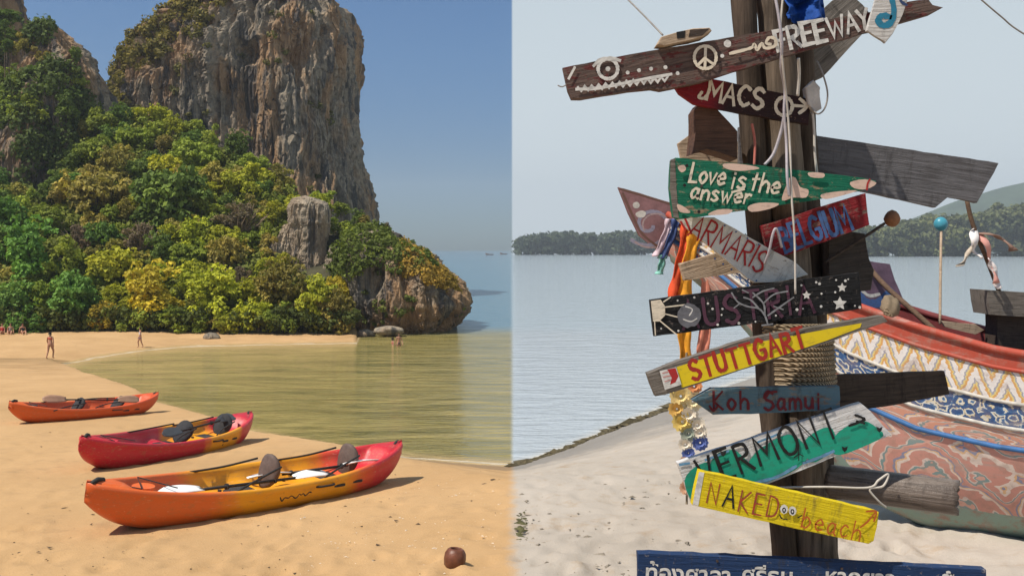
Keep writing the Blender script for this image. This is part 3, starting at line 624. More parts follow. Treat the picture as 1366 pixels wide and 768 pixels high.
# coconut
g = ground_at(605, 757); bm = bmesh.new(); prof = [(0, 0), (.05, .0), (.074, .03), (.082, .075), (.078, .115), (.060, .145), (.046, .155), (.040, .150), (.046, .12), (.05, .08), (.0, .05)]; rings = []
for r_, z in prof: rings.append([bm.verts.new((max(r_, .0008) * math.cos(6.2832 * k / 24) * (1 + .04 * math.sin(k * 1.3)), max(r_, .0008) * math.sin(6.2832 * k / 24), z)) for k in range(24)])
for i in range(len(prof) - 1):
    for k in range(24): bm.faces.new((rings[i][k], rings[i][(k + 1) % 24], rings[i + 1][(k + 1) % 24], rings[i + 1][k]))
co = obj('coconut_husk', bm_done(bm, 'coconut_husk'), plain('coconut_shell', (.13, .045, .022), .45, .45, 18, .4), label='hollow brown coconut husk standing open on the sand', cat='coconut', loc=(g.x, g.y, g.z - .012), smooth=True); co.rotation_euler = (R(-6), R(7), 0)
# ------------------------------------------------------------------ scattered bits on the sand
def bits(name, n, reg, size, mat, label, kind='stuff', flat=.5, cat='debris'):
    vs, fs = [], []; base = np.array([(1, 0, 0), (-.5, .8, 0), (-.6, -.7, 0), (.1, .1, .8), (0, 0, -.6)]); fb = [(0, 1, 3), (1, 2, 3), (2, 0, 3), (1, 0, 4), (2, 1, 4), (0, 2, 4)]
    for i in range(n):
        x, y = reg(); s = size * random.lognormvariate(0, .5); a = random.uniform(0, 6.28); el = random.uniform(.6, 2.2)
        b = base * (1 + rng.uniform(-.35, .35, base.shape)) * np.array([el, 1, flat]) * s; ca, sa = math.cos(a), math.sin(a)
        o = np.stack([b[:, 0] * ca - b[:, 1] * sa + x, b[:, 0] * sa + b[:, 1] * ca + y, b[:, 2] + gz(x, y) + s * .15], -1)
        k = len(vs); vs += o.tolist(); fs += [tuple(q + k for q in f) for f in fb]
    return obj(name, pyd(name, vs, fs), mat, label=label, kind=kind, cat=cat)
def fanreg(p0, p1, q0, q1):
    def f():
        g = ground_at(random.uniform(p0, p1), q0 + (q1 - q0) * random.random() ** 1.0); return g.x, g.y
    return f
DARKB = plain('dark_debris', (.07, .045, .025), .9, .4, 30, 0); SHELL = plain('shell_bits', (.62, .52, .40), .6, .3, 30, 0)
bits('beach_litter', 420, fanreg(-40, 680, 520, 775), .0065, DARKB, 'dark scraps of husk, leaf and pebble scattered on the golden sand')
bits('shell_fragments', 420, fanreg(400, 690, 630, 775), .005, SHELL, 'tiny pale shell fragments scattered on the golden sand')
bits('beach_twigs', 45, fanreg(-30, 670, 540, 760), .016, DARKB, 'small dark twigs and leaves lying on the golden sand', flat=.25)
bits('beach_litter', 420, fanreg(694, 1010, 632, 768), .013, plain('grey_debris', (.2, .17, .13), .9, .4, 20, 0), 'grey scraps scattered on the pale trampled sand')
def weedline():
    t = random.random(); px = 680 + 235 * t; y = np.interp(px, NEAR[:, 0], NEAR[:, 1]) + random.gauss(9, 5); d = yd(y) * random.uniform(.93, .99); return (px - 683) / F * d, d
bits('seaweed', 1100, weedline, .085, plain('dry_seaweed', (.075, .06, .03), .9, .5, 6, 0), 'ragged line of dark seaweed along the pale shore', flat=.45, cat='seaweed')
def weed2():
    px = 690 + abs(random.gauss(0, 7)); y = random.gauss(703, 10); g = ground_at(px, y); return g.x, g.y
bits('seaweed', 70, weed2, .018, plain('olive_seaweed', (.08, .075, .03), .9, .5, 8, 0), 'dark clump of seaweed on the pale sand well above the shore', cat='seaweed')

# ------------------------------------------------------------------ people
SKIN = plain('skin', (.40, .20, .12), .55, .12, 8, 0); HAIR = plain('dark_hair', (.03, .02, .014), .6, .3, 30, .3)
def skin_mesh(name, verts, edges, sub=2):
    me = bpy.data.meshes.new(name + '_s'); me.from_pydata([v[:3] for v in verts], edges, []); o = bpy.data.objects.new(name, me); C.objects.link(o)
    md = o.modifiers.new('s', 'SKIN'); md.use_smooth_shade = True
    for i, v in enumerate(verts):
        r = v[3]; me.skin_vertices[0].data[i].radius = r if hasattr(r, '__len__') else (r, r); me.skin_vertices[0].data[i].use_root = (i == 0)
    sb = o.modifiers.new('u', 'SUBSURF'); sb.levels = sb.render_levels = sub
    dg = bpy.context.evaluated_depsgraph_get(); out = bpy.data.meshes.new_from_object(o.evaluated_get(dg)); bpy.data.objects.remove(o); out.name = name; return out
def person(loc, rz, h, label, pose, clothes, group='people on the far beach'):
    s = h / 1.72
    if pose == 'walk': lg = [((-.10, .02, .90), (-.12, -.16, .50), (-.12, -.10, .08), (-.12, -.24, .03)), ((.10, 0, .90), (.11, .06, .50), (.11, .22, .10), (.11, .10, .03))]; hz = 0
    elif pose == 'stand': lg = [((-.10, 0, .90), (-.11, -.02, .50), (-.12, .02, .08), (-.13, -.13, .03)), ((.10, 0, .90), (.12, -.03, .50), (.13, .02, .08), (.14, -.13, .03))]; hz = 0
    else: lg = [((-.10, 0, .90), (-.14, -.36, 1.12), (-.12, -.62, .84), (-.12, -.76, .82)), ((.10, 0, .90), (.14, -.38, 1.08), (.12, -.68, .84), (.12, -.80, .82))]; hz = -.80
    V = [(0, 0, .95, (.145, .10)), (0, -.005, 1.12, (.125, .09)), (0, 0, 1.32, (.155, .095)), (0, .01, 1.44, (.07, .06)), (0, 0, 1.52, .05), (0, -.015, 1.60, (.075, .088)), (0, -.01, 1.68, (.068, .082))]; E = [(0, 1), (1, 2), (2, 3), (3, 4), (4, 5), (5, 6)]
    for sd_, sw in ((-1, .10), (1, -.10)):
        k = len(V); V += [(sd_ * .17, 0, 1.40, .055), (sd_ * .24, sw * .3, 1.13, .042), (sd_ * .26, sw * 1.1 - .06, .90, .033), (sd_ * .26, sw * 1.2 - .09, .82, .034), (sd_ * .255, sw * 1.2 - .11, .74, .018)]
        E += [(2, k), (k, k + 1), (k + 1, k + 2), (k + 2, k + 3), (k + 3, k + 4)]
    for L_ in lg:
        k = len(V); V += [(*L_[0], .10), (*L_[1], .062), (*L_[2], .04), (*L_[3], .028)]; E += [(0, k), (k, k + 1), (k + 1, k + 2), (k + 2, k + 3)]
    V = [(v[0] * s, v[1] * s, (v[2] + hz) * s, tuple(x * s for x in v[3]) if hasattr(v[3], '__len__') else v[3] * s) for v in V]
    o = obj('person', skin_mesh('person', V, E), SKIN, label=label, cat='person', group=group, loc=loc); o.rotation_euler.z = rz
    hv = [(0, .012 * s, (1.63 + hz) * s, (.084 * s, .094 * s)), (0, .015 * s, (1.71 + hz) * s, (.076 * s, .088 * s)), (0, .03 * s, (1.55 + hz) * s, (.06 * s, .05 * s))]
    obj('hair', skin_mesh('hair', hv, [(2, 0), (0, 1)]), HAIR, o)
    for nm, mat, z0, z1 in clothes:
        zs_ = [z0 + (z1 - z0) * i / 3 for i in range(4)]; rad = lambda z: np.interp(z, [.86, .95, 1.12, 1.32, 1.42], [.165, .168, .142, .172, .12])
        obj(nm, skin_mesh(nm, [(0, -.003 * s, (z + hz) * s, (rad(z) * s, (rad(z) * .70) * s)) for z in zs_], [(0, 1), (1, 2), (2, 3)], 1), mat, o)
        if nm == 'shorts' and pose != 'sit':
            for L_ in lg: obj('short_leg', skin_mesh('short_leg', [(*[c * s for c in L_[0]], .118 * s), (*[(a * .5 + b * .5) * s for a, b in zip(L_[0], L_[1])], .095 * s)], [(0, 1)], 1), mat, o)
    return o
cl = lambda n, c: plain(n, c, .8, .15, 10, 0)
g = sea_at(67, 485); person((g.x, g.y, max(gz(g.x, g.y), -ZS - .05)), R(170), 1.68, 'person in a red swimsuit walking along the edge of the lagoon', 'walk', [('swimsuit', cl('red_swimwear', (.45, .03, .02)), .88, 1.0), ('swim_top', cl('red_swim_top', (.45, .04, .03)), 1.24, 1.36)])
g = sea_at(187, 464); person((g.x, g.y, gz(g.x, g.y)), R(-60), 1.45, 'person in a white shirt and blue shorts standing on the far shore', 'walk', [('shirt', cl('white_shirt', (.6, .6, .62)), 1.0, 1.42), ('shorts', cl('blue_shorts', (.05, .07, .2)), .84, 1.0)])
g = sea_at(532, 462); person((g.x, g.y, -ZS - .62), R(20), 1.6, 'person in dark swimwear wading upright near the headland', 'stand', [('shorts', cl('dark_swimwear', (.03, .04, .06)), .84, 1.0)], 'bathers near the headland')
g = sea_at(524, 461); person((g.x, g.y, -ZS - .95), R(120), 1.55, 'bather sunk to the chest in the water near the headland', 'stand', [('swim_top', cl('pink_swim_top', (.5, .12, .1)), 1.22, 1.36)], 'bathers near the headland')
for i, (px, colr, lab) in enumerate([(3, (.45, .03, .03), 'person in red sitting in the shade at the back of the far beach'), (14, (.25, .2, .18), 'person in pale clothes sitting in the shade beneath the trees'), (30, (.03, .03, .04), 'person in black sitting in the shade beneath the trees')]):
    g = P(px, 441, 74.5); person((g.x, g.y, gz(g.x, g.y) + .02), R(20 * i), 1.6, lab, 'sit', [('shirt', cl('shirt_cloth', colr), .98, 1.4)])
# far boats
def small_boat(px, d, label, cab):
    x = (px - 683) / F * d; L = 9.0; bm = bmesh.new(); rr = []
    for i in range(15):
        t = i / 14; b = 1.0 * math.sin(math.pi * min(.04 + t * .75, 1)) ** .6; sh = .75 + 1.6 * (1 - t) ** 4; zk = -.3 + 1.9 * max(0, .22 - t) ** 2 * 14
        rr.append([bm.verts.new((t * L - L / 2, y * b, z)) for y, z in ((-1, sh), (-.8, .1 + zk * .5), (0, min(zk, sh - .1)), (.8, .1 + zk * .5), (1, sh), (.85, sh - .25), (0, min(.25, sh - .3)), (-.85, sh - .25))])
    for i in range(14):
        for k in range(8): bm.faces.new((rr[i][k], rr[i][(k + 1) % 8], rr[i + 1][(k + 1) % 8], rr[i + 1][k]))
    bm.faces.new(rr[0]); bm.faces.new(rr[-1][::-1])
    t = empty('longtail_boat', (x, d, -ZS + .05), label, 'boat', 'boats out on the bay'); obj('hull', bm_done(bm, 'hull'), plain('boat_timber', (.3, .14, .09), .7, .3, 1, 0), t)
    obj('canopy', pad_mesh('canopy', 4.2, 1.9, .12), plain('canopy_cloth', cab, .8, .1, 1, 0), t, loc=(.6, 0, 2.2))
    for a in (-1.3, 2.5):
        for s in (-.8, .8): obj('canopy_post', tube_me('canopy_post', [(a, s, .3), (a, s, 2.2)], .05, 6), BARK, t)
    t.rotation_euler.z = R(25); return t
small_boat(653, 1000, 'small longtail boat with a pale canopy far out beyond the headland', (.6, .5, .45)); small_boat(672, 1100, 'small longtail boat with a dark red canopy far out beyond the headland', (.25, .08, .08))

# ------------------------------------------------------------------ lettering: brush strokes
def G(*st): return list(st)
GL = {
 'A': (.6, [[(0, 0), (.3, 1), (.6, 0)], [(.12, .38), (.5, .38)]]), 'B': (.5, [[(0, 0), (0, 1)], 'c', [(0, 1), (.38, .92), (.38, .6), (0, .52)], [(0, .52), (.48, .42), (.46, .08), (0, 0)]]),
 'C': (.5, ['c', [(.5, .85), (.25, 1), (0, .7), (0, .3), (.25, 0), (.52, .15)]]), 'D': (.52, [[(0, 0), (0, 1)], 'c', [(0, 1), (.4, .88), (.52, .5), (.4, .1), (0, 0)]]),
 'E': (.45, [[(.45, 1), (0, 1), (0, 0), (.45, 0)], [(0, .52), (.38, .52)]]), 'F': (.45, [[(.48, 1), (0, 1), (0, 0)], [(0, .52), (.38, .52)]]),
 'G': (.55, ['c', [(.5, .85), (.25, 1), (0, .7), (0, .3), (.25, 0), (.5, .12), (.53, .42)], 'l', [(.53, .45), (.28, .45)]]), 'I': (.1, [[(.05, 0), (.05, 1)]]),
 'K': (.5, [[(0, 0), (0, 1)], [(.48, 1), (0, .45), (.5, 0)]]), 'L': (.42, [[(0, 1), (0, 0), (.42, 0)]]), 'M': (.72, [[(0, 0), (.06, 1), (.36, .35), (.66, 1), (.72, 0)]]),
 'N': (.5, [[(0, 0), (0, 1), (.5, 0), (.5, 1)]]), 'O': (.6, ['o', [(.3, 1), (.05, .8), (0, .45), (.12, .08), (.32, 0), (.54, .15), (.6, .5), (.5, .88)]]),
 'R': (.5, [[(0, 0), (0, 1)], 'c', [(0, 1), (.4, .95), (.42, .6), (0, .5)], 'l', [(.14, .5), (.5, 0)]]), 'S': (.5, ['c', [(.48, .85), (.25, 1), (.02, .8), (.1, .57), (.4, .43), (.5, .2), (.25, 0), (0, .13)]]),
 'T': (.6, [[(0, 1), (.6, 1)], [(.3, 1), (.3, 0)]]), 'U': (.52, ['c', [(0, 1), (0, .3), (.1, .05), (.28, 0), (.45, .06), (.52, .3), (.52, 1)]]), 'V': (.55, [[(0, 1), (.26, 0), (.55, 1)]]),
 'W': (.85, [[(0, 1), (.2, 0), (.43, .7), (.62, 0), (.85, 1)]]), 'Y': (.55, [[(0, 1), (.28, .5), (.55, 1)], [(.28, .5), (.24, 0)]]),
 'a': (.42, ['o', [(.36, .5), (.15, .58), (0, .3), (.12, .02), (.34, .2)], 'c', [(.38, .58), (.36, .15), (.46, 0)]]), 'b': (.42, [[(0, 1), (0, 0)], 'c', [(0, .35), (.2, .58), (.42, .3), (.22, 0), (0, .1)]]),
 'c': (.38, ['c', [(.36, .5), (.18, .58), (0, .3), (.15, 0), (.38, .1)]]), 'e': (.42, ['c', [(.02, .3), (.4, .34), (.24, .6), (.02, .34), (.14, .02), (.42, .1)]]), 'h': (.42, [[(0, 1), (0, 0)], 'c', [(0, .35), (.2, .58), (.4, .42), (.42, 0)]]),
 'i': (.1, [[(.05, 0), (.05, .55)], [(.05, .74), (.05, .80)]]), 'm': (.62, [[(0, .58), (0, 0)], 'c', [(0, .38), (.16, .58), (.3, .38), (.3, 0)], [(.3, .38), (.46, .58), (.62, .38), (.62, 0)]]),
 'n': (.42, [[(0, .58), (0, 0)], 'c', [(0, .35), (.2, .58), (.4, .42), (.42, 0)]]), 'o': (.42, ['o', [(.2, .58), (0, .3), (.2, 0), (.42, .3)]]), 'r': (.3, [[(0, .58), (0, 0)], 'c', [(0, .32), (.14, .55), (.32, .52)]]),
 's': (.36, ['c', [(.34, .5), (.16, .58), (.02, .44), (.2, .3), (.36, .14), (.18, 0), (0, .08)]]), 't': (.34, [[(.16, .95), (.14, .05)], [(0, .62), (.34, .66)]]), 'u': (.42, ['c', [(0, .58), (.02, .15), (.18, 0), (.36, .16), (.4, .58)], 'l', [(.4, .58), (.42, 0)]]),
 'v': (.4, [[(0, .58), (.18, 0), (.4, .58)]]), 'w': (.6, [[(0, .58), (.16, 0), (.3, .45), (.44, 0), (.6, .58)]]), ' ': (.28, [])}
def ribbon(pts, th, y, vs, fs, jit=.2):
    pts = [Vector((p[0], p[1])) for p in pts]; n = len(pts)
    if n < 2: return
    closed = (pts[0] - pts[-1]).length < 1e-6
    L, Rt = [], []
    for i, p in enumerate(pts):
        a = pts[i - 1] if i else (pts[-2] if closed else p); b = pts[i + 1] if i < n - 1 else (pts[1] if closed else p)
        d1 = (p - a); d2 = (b - p); d1 = d1.normalized() if d1.length > 1e-9 else d2.normalized(); d2 = d2.normalized() if d2.length > 1e-9 else d1
        m = d1 + d2; m = m.normalized() if m.length > .15 else d1; nn = Vector((-m.y, m.x)); k = min(1 / max(m.dot(d1), .45), 1.8); w = th / 2 * (1 + random.uniform(-jit, jit)) * k
        ext = Vector((0, 0))
        if not closed and i == 0: ext = -d2 * th * .3; w *= .82
        if not closed and i == n - 1: ext = d1 * th * .3; w *= .82
        L.append(p + nn * w + ext); Rt.append(p - nn * w + ext)
    k = len(vs)
    for a, b in zip(L, Rt): vs.append((a.x, y, a.y)); vs.append((b.x, y, b.y))
    for i in range(n - 1): fs.append((k + 2 * i, k + 2 * i + 1, k + 2 * i + 3, k + 2 * i + 2))
class Board:
    """a nailed-up board: outline in photo pixels at distance d, long axis turned by ang (degrees, right end down)"""
    def __init__(s, name, poly, d, ang, thick, mat, label, cat='sign', group='boards on the signpost', rough=.5, parent=None, yaw=0):
        s.d, s.a, s.th = d, R(ang), thick; s.cx = sum(p[0] for p in poly) / len(poly); s.cy = sum(p[1] for p in poly) / len(poly); s.lev = 0
        pts = []
        for i, p in enumerate(poly):
            q = poly[(i + 1) % len(poly)]; L = math.hypot(q[0] - p[0], q[1] - p[1]); n = max(1, int(L / 14))
            for k in range(n):
                t = k / n; j = rough if k else 0
                pts.append(s.loc(p[0] + (q[0] - p[0]) * t + random.uniform(-j, j), p[1] + (q[1] - p[1]) * t + random.uniform(-j, j)))
        bm = bmesh.new(); fr = [bm.verts.new((x, -thick / 2, z)) for x, z in pts]; bk_ = [bm.verts.new((x + random.uniform(-1, 1) * .001, thick / 2, z + random.uniform(-1, 1) * .001)) for x, z in pts]; n = len(pts)
        bm.faces.new(fr); bm.faces.new(bk_[::-1])
        for i in range(n): bm.faces.new((fr[i], bk_[i], bk_[(i + 1) % n], fr[(i + 1) % n]))
        ed = [e for e in bm.edges if abs(e.verts[0].co.y - e.verts[1].co.y) < 1e-6]
        bmesh.ops.bevel(bm, geom=ed, offset=min(.0022, thick * .2), segments=1, affect='EDGES')
        c = P(s.cx, s.cy, d); s.o = obj(name, bm_done(bm, name), mat, parent, label, cat, group, loc=c); s.o.rotation_euler = (0, s.a, R(yaw))
    def loc(s, px, py):
        x, z = (px - s.cx), -(py - s.cy); c, sn = math.cos(s.a), math.sin(s.a); k = s.d / F
        return ((x * c - z * sn) * k, (x * sn + z * c) * k)
    def y(s): s.lev += 1; return -s.th / 2 - .0006 - .00022 * s.lev
    def strokes(s, lines, th, mat, name='lettering', curve=True, jit=.2):
        vs, fs = [], []
        for ln in lines:
            p = [s.loc(*q) for q in ln]
            if curve and len(p) > 2: p = [(v.x, v.y) for v in catmull([(a, b, 0) for a, b in p], 5, (Vector(ln[0]) - Vector(ln[-1])).length < .01 and False)]
            ribbon(p, th * s.d / F, s.y(), vs, fs, jit)
        return obj(name, pyd(name, vs, fs), mat, s.o)
    def text(s, t, px, py, h, mat, th=4, sp=.2, ang=None, wx=1.0, name='lettering', wob=.04, slant=0.0):
        a = s.a if ang is None else R(ang); ca, sa = math.cos(a), math.sin(a); k = s.d / F; ox, oz = s.loc(px, py); da = a - s.a; vs, fs = [], []; x = 0
        cd, sdn = math.cos(da), math.sin(da)
        for ch in t:
            w, sts = GL[ch]; mode = 'l'; wy = random.uniform(-wob, wob); sc_ = 1 + random.uniform(-wob, wob)
            for st in sts:
                if isinstance(st, str): mode = st; continue
                p = [(q[0], q[1], 0) for q in st]
                if mode == 'o': p = catmull(p, 5, True)
                elif mode == 'c': p = catmull(p, 5)
                pp = []
                for q in p:
                    lx, lz = (x + (q[0] + slant * q[1]) * wx) * h * k, (q[1] * sc_ + wy) * h * k; pp.append((ox + lx * cd + lz * sdn, oz - lx * sdn + lz * cd))
                ribbon(pp, th * k, s.y(), vs, fs)
            x += (w + sp) * wx
        return obj(name, pyd(name, vs, fs), mat, s.o)
    def patch(s, poly, mat, name='paint_patch', smooth=0):
        p = [s.loc(*q) for q in poly]
        if smooth: p = [(v.x, v.y) for v in catmull([(a, b, 0) for a, b in p], smooth, True)[:-1]]
        y = s.y(); me = pyd(name, [(a, y, b) for a, b in p], [tuple(range(len(p)))]); bm = bmesh.new(); bm.from_mesh(me); bmesh.ops.recalc_face_normals(bm, faces=bm.faces[:]); bmesh.ops.triangulate(bm, faces=bm.faces[:]); bm.to_mesh(me); bm.free()
        return obj(name, me, mat, s.o)
    def disc(s, px, py, r, mat, name='paint_dot', n=14, rx=1):
        return s.patch([(px + r * rx * math.cos(6.2832 * i / n) * random.uniform(.92, 1.08), py + r * math.sin(6.2832 * i / n) * random.uniform(.92, 1.08)) for i in range(n)], mat, name)
    def nails(s, pts):
        for px, py in pts:
            x, z = s.loc(px, py); o = obj('nail', tube_me('nail', [(x, -s.th / 2 - .003, z), (x, -s.th / 2 + .004, z)], .0035, 8), NAIL, s.o)
NAIL = plain('rusty_nail', (.05, .035, .03), .6, .4, 60, 0)
def pnt(name, col, wear=.62): 
    m, nt, b = mk(name, .75, .25); v = ocoord(nt); n = noise(nt, mapping(nt, v, (20, 20, 45)), 2, 6, .7); c = mixc(nt, mth(nt, 'MULTIPLY', sstep(nt, n, wear - .15, wear + .12), .65), col, tuple(x * .35 + .03 for x in col))
    setin(nt, b, 'Base Color', c); return m
CREAM, CHALK, BLK, DRED, BLUEP = pnt('cream_paint', (.62, .54, .42)), pnt('chalk_white_paint', (.60, .58, .54), .55), pnt('black_paint', (.012, .011, .011)), pnt('dark_red_paint', (.34, .022, .022)), pnt('blue_paint', (.055, .115, .28), .55)
PINKISH, TEALP, PURP, ORNG = pnt('faded_pink_paint', (.56, .40, .32)), pnt('sea_green_paint', (.012, .27, .175), .6), pnt('dull_purple_paint', (.075, .028, .048)), pnt('orange_pen', (.40, .10, .015), .75)
GREYW, DKW, BRW = wood('grey_timber', (.15, .13, .11), (.05, .042, .034)), wood('dark_timber', (.06, .043, .033), (.02, .014, .012)), wood('brown_timber', (.13, .08, .05), (.04, .024, .016))
PALEW = wood('pale_timber', (.40, .30, .21), (.2, .14, .09)); SLATE = wood('slate_grey_timber', (.115, .11, .115), (.06, .055, .056))
# ------------------------------------------------------------------ the signpost
PD = 2.62
POSTM = []
def postmat(name, a, b_):
    m, nt, b = mk(name, .9, .15); v = ocoord(nt); g = noise(nt, mapping(nt, v, (38, 38, 2.4)), 1.3, 6, .7, .5); k = noise(nt, v, 6, 4)
    c = ramp(nt, g, [(.28, b_), (.55, a), (.8, tuple(x * 1.5 for x in a))]); c = mixc(nt, mth(nt, 'MULTIPLY', sstep(nt, k, .52, .75), .6), c, b_); setin(nt, b, 'Base Color', c); bump(nt, b, g, .9, .008); return m
pm1, pm2 = postmat('weathered_post', (.15, .115, .086), (.035, .026, .02)), postmat('dark_post', (.085, .062, .046), (.025, .018, .014))
post = empty('signpost', (P(1072, 600, PD).x, PD, gz(P(1072, 600, PD).x, PD)), 'bundle of weathered timber posts carrying the painted boards', 'signpost')
def pole(name, a, b, r0, r1, d0, d1, mat, seed):
    A, B_ = P(a[0], a[1], d0), P(b[0], b[1], d1); t = (gz(B_.x, B_.y) - .1 - A.z) / (B_.z - A.z); E_ = A.lerp(B_, t)
    n = 44; pts, rad = [], []; rr = random.Random(seed)
    for i in range(n):
        u = i / (n - 1); p = A.lerp(E_, u); pts.append(p + Vector((math.sin(u * 9 + seed) * .004, 0, 0)) - post.location); rad.append((r0 + (r1 - r0) * min(u * 1.6, 1)) * d0 / F * (1 + rr.uniform(-.05, .05)))
    bm = tube(pts, 1, 18, rad)
    for v in bm.verts:
        k = fbm(np.array([[v.co.x * 30, v.co.y * 30 + seed, v.co.z * 3]]), 3)[0]; v.co.x += k * .012; v.co.y += k * .01
    return obj(name, bm_done(bm, name), mat, post, smooth=True)
pole('post', (986, -40), (1047, 745), 16, 17, 2.60, 2.60, pm2, 1)
pole('post', (1027, -40), (1088, 745), 23, 28, 2.62, 2.61, pm1, 2)
pole('post', (1066, -5), (1086, 480), 17, 20, 2.72, 2.72, pm2, 3)
b = Board('wooden_block', [(1098, 322), (1120, 308), (1146, 312), (1150, 345), (1158, 360), (1154, 386), (1100, 392)], 2.66, -8, .09, wood('charred_timber', (.05, .04, .033), (.018, .014, .012)), 'dark weathered wood stump end behind the red board', 'block', None)
ROPE_M = None
def rope_mat():
    m, nt, b = mk('rope_fibre', .9, .1); v = ocoord(nt); w = nd(nt, 'ShaderNodeTexWave', {'Vector': v, 'Scale': 55, 'Distortion': 3}, bands_direction='DIAGONAL').outputs['Fac']
    setin(nt, b, 'Base Color', ramp(nt, w, [(.1, (.13, .095, .06)), (.9, (.40, .31, .21))])); bump(nt, b, w, .9, .004); return m
ROPE = rope_mat()
def coil(cx, y0, y1, rx, ry, turns, r, d, name='rope_wrap'):
    pts = []; n = turns * 22
    for i in range(n + 1):
        u = i / n; a = u * turns * 6.2832; c = P(cx + (y0 + (y1 - y0) * u - 480) * .07, y0 + (y1 - y0) * u, d)
        pts.append(c + Vector((math.cos(a) * rx * d / F, -math.sin(a) * ry, math.sin(a * 1.0) * .004)) - post.location)
    return obj(name, tube_me(name, pts, r * d / F, 7), ROPE, post, smooth=True)
coil(1066, 442, 520, 44, .082, 12, 3.4, 2.61); coil(1063, 432, 444, 52, .09, 3, 2.6, 2.61)
# ------------------------------------------------------------------ boards and lettering
b = Board('plank', [(985, 170), (1090, 182), (1330, 218), (1301, 271), (1262, 262), (1246, 277), (1085, 241), (985, 226)], 2.76, 8.5, .022, SLATE, 'long bare slate grey plank with a notched end behind the posts', 'plank')
b = Board('plank', [(1100, 500), (1258, 494), (1265, 525), (1180, 541), (1100, 552)], 2.74, -4, .02, DKW, 'short dark brown plank end between the arrow and the painted boat', 'plank')
b = Board('plank', [(1080, 60), (1090, 20), (1125, -12), (1150, 8), (1166, 28), (1096, 104), (1078, 112)], 2.78, -40, .02, GREYW, 'grey triangular board end behind the top of the posts', 'plank')
b = Board('plank', [(903, 192), (940, 165), (985, 190), (985, 222), (910, 222)], 2.80, 0, .02, PALEW, 'pale board end poking out behind the brown block', 'plank')
b = Board('wooden_block', [(922, 150), (928, 141), (944, 141), (978, 178), (978, 214), (938, 200), (920, 207), (924, 180)], 2.58, 0, .10, wood('red_brown_timber', (.10, .052, .035), (.03, .018, .014)), 'chunky brown wooden block above the green arrow board', 'block')
b = Board('plank', [(905, 352), (960, 335), (995, 345), (995, 362), (912, 374)], 2.68, -16, .03, PALEW, 'small tan plank end beside the white board', 'plank')
freeb = Board('sign_board', [(750, 92), (870, 69), (1040, 40), (1160, 18), (1206, 5), (1236, 1), (1240, 10), (1255, 12), (1240, 20), (1190, 34), (1040, 78), (935, 110), (880, 122), (868, 119), (774, 133), (762, 133), (757, 122)], 2.46, -11, .03,
     wood('weathered_red_timber', (.105, .07, .057), (.03, .02, .018), paint=(.11, .026, .024), wear=.45), 'long tilted driftwood board reading FREE WAY with a grinning fish face')
b = freeb
b.text('FREE', 1036, 70, 28, CHALK, 5.5, .17, -13); b.text('WAY', 1105, 53, 25, CHALK, 5, .1, -14)
b.strokes([[(810 + 13 * math.cos(a), 94 + 13 * math.sin(a)) for a in np.linspace(0, 6.2832, 20)], [(791, 90), (800, 82), (815, 80), (826, 83)]], 4.5, CHALK, 'painted_eye'); b.disc(810, 94, 3.2, CHALK)
zz = [(770 + i * 4.6, (124 if i % 2 else 118) - i * .55) for i in range(27)]
b.strokes([zz], 3, CHALK, 'painted_teeth', False); b.strokes([[(768, 121), (800, 119), (850, 109), (894, 101)], [(758, 107), (766, 92)]], 4, CHALK, 'painted_teeth')
for q in [(836, 99), (851, 96), (867, 94), (886, 92), (902, 100), (961, 77)]: b.disc(*q, 2.6, CHALK)
b.disc(968, 61, 5, CHALK)
b.strokes([[(938.5 + 14.5 * math.cos(a), 79 + 15 * math.sin(a)) for a in np.linspace(0, 6.2832, 20)], [(939, 65), (938, 94)], [(938, 80), (929, 89)], [(938, 80), (949, 88)]], 4, CREAM, 'peace_symbol')
b.strokes([[(971, 74), (998, 67), (1003, 62), (1007, 69), (1013, 61), (1018, 67), (1030, 64), (1031, 55), (1023, 53), (1019, 60), (1025, 62)]], 4, CREAM, 'painted_squiggle')
b.nails([(1000, 66), (1060, 55), (1170, 30), (985, 80), (1020, 74)])
mac = Board('sign_board', [(893, 106), (918, 100), (1000, 117), (1079, 133), (1077, 167), (1000, 154), (925, 140), (905, 126)], 2.51, 12, .022, wood('red_black_board', (.2, .13, .09), (.05, .03, .02), paint=(.20, .012, .02), wear=.66, paint2=(.012, .012, .012), split=-.02), 'pointed red and black board reading MACS with an arrow')
b = mac; b.text('MA', 941, 133, 26, CREAM, 5, .12, 12); b.text('CS', 983, 141, 26, CREAM, 5, .22, 10); b.strokes([[(1044 + 11 * math.cos(a), 143 + 12 * math.sin(a)) for a in np.linspace(0, 6.2832, 18)], [(1057, 142), (1072, 143)], [(1065, 133), (1074, 143), (1064, 152)]], 4.5, CREAM, 'painted_arrow')
b.strokes([[(935, 124), (931, 131), (938, 132), (944, 124), (946, 110)]], 4, CREAM, 'painted_squiggle')
b.disc(917, 114, 3, NAIL, 'nail_head')
love = Board('sign_board', [(894, 214), (900, 211), (1000, 220), (1150, 238), (1166, 242), (1165, 248), (1145, 255), (1080, 268), (1000, 280), (903, 293), (897, 290), (892, 250)], 2.47, 3.5, .03, wood('green_painted_board', (.26, .18, .11), (.09, .06, .04), paint=(.006, .125, .07), wear=.6), 'pointed green board reading Love is the answer')
b = love; b.patch([(893, 214), (899, 212), (901, 252), (904, 291), (897, 290), (892, 250)], GREYW, 'bare_edge')
b.text('Love', 918, 244, 25, CREAM, 3.6, .14, 4, slant=.18, wx=.88); b.text('is', 973, 252, 25, CREAM, 3.6, .22, 4, slant=.18); b.text('the', 998, 255, 25, CREAM, 3.4, .16, 5, slant=.18); b.text('answer', 919, 265, 22, CREAM, 3.4, .2, 5, slant=.18); b.strokes([[(974, 257), (990, 253)]], 3, CREAM)
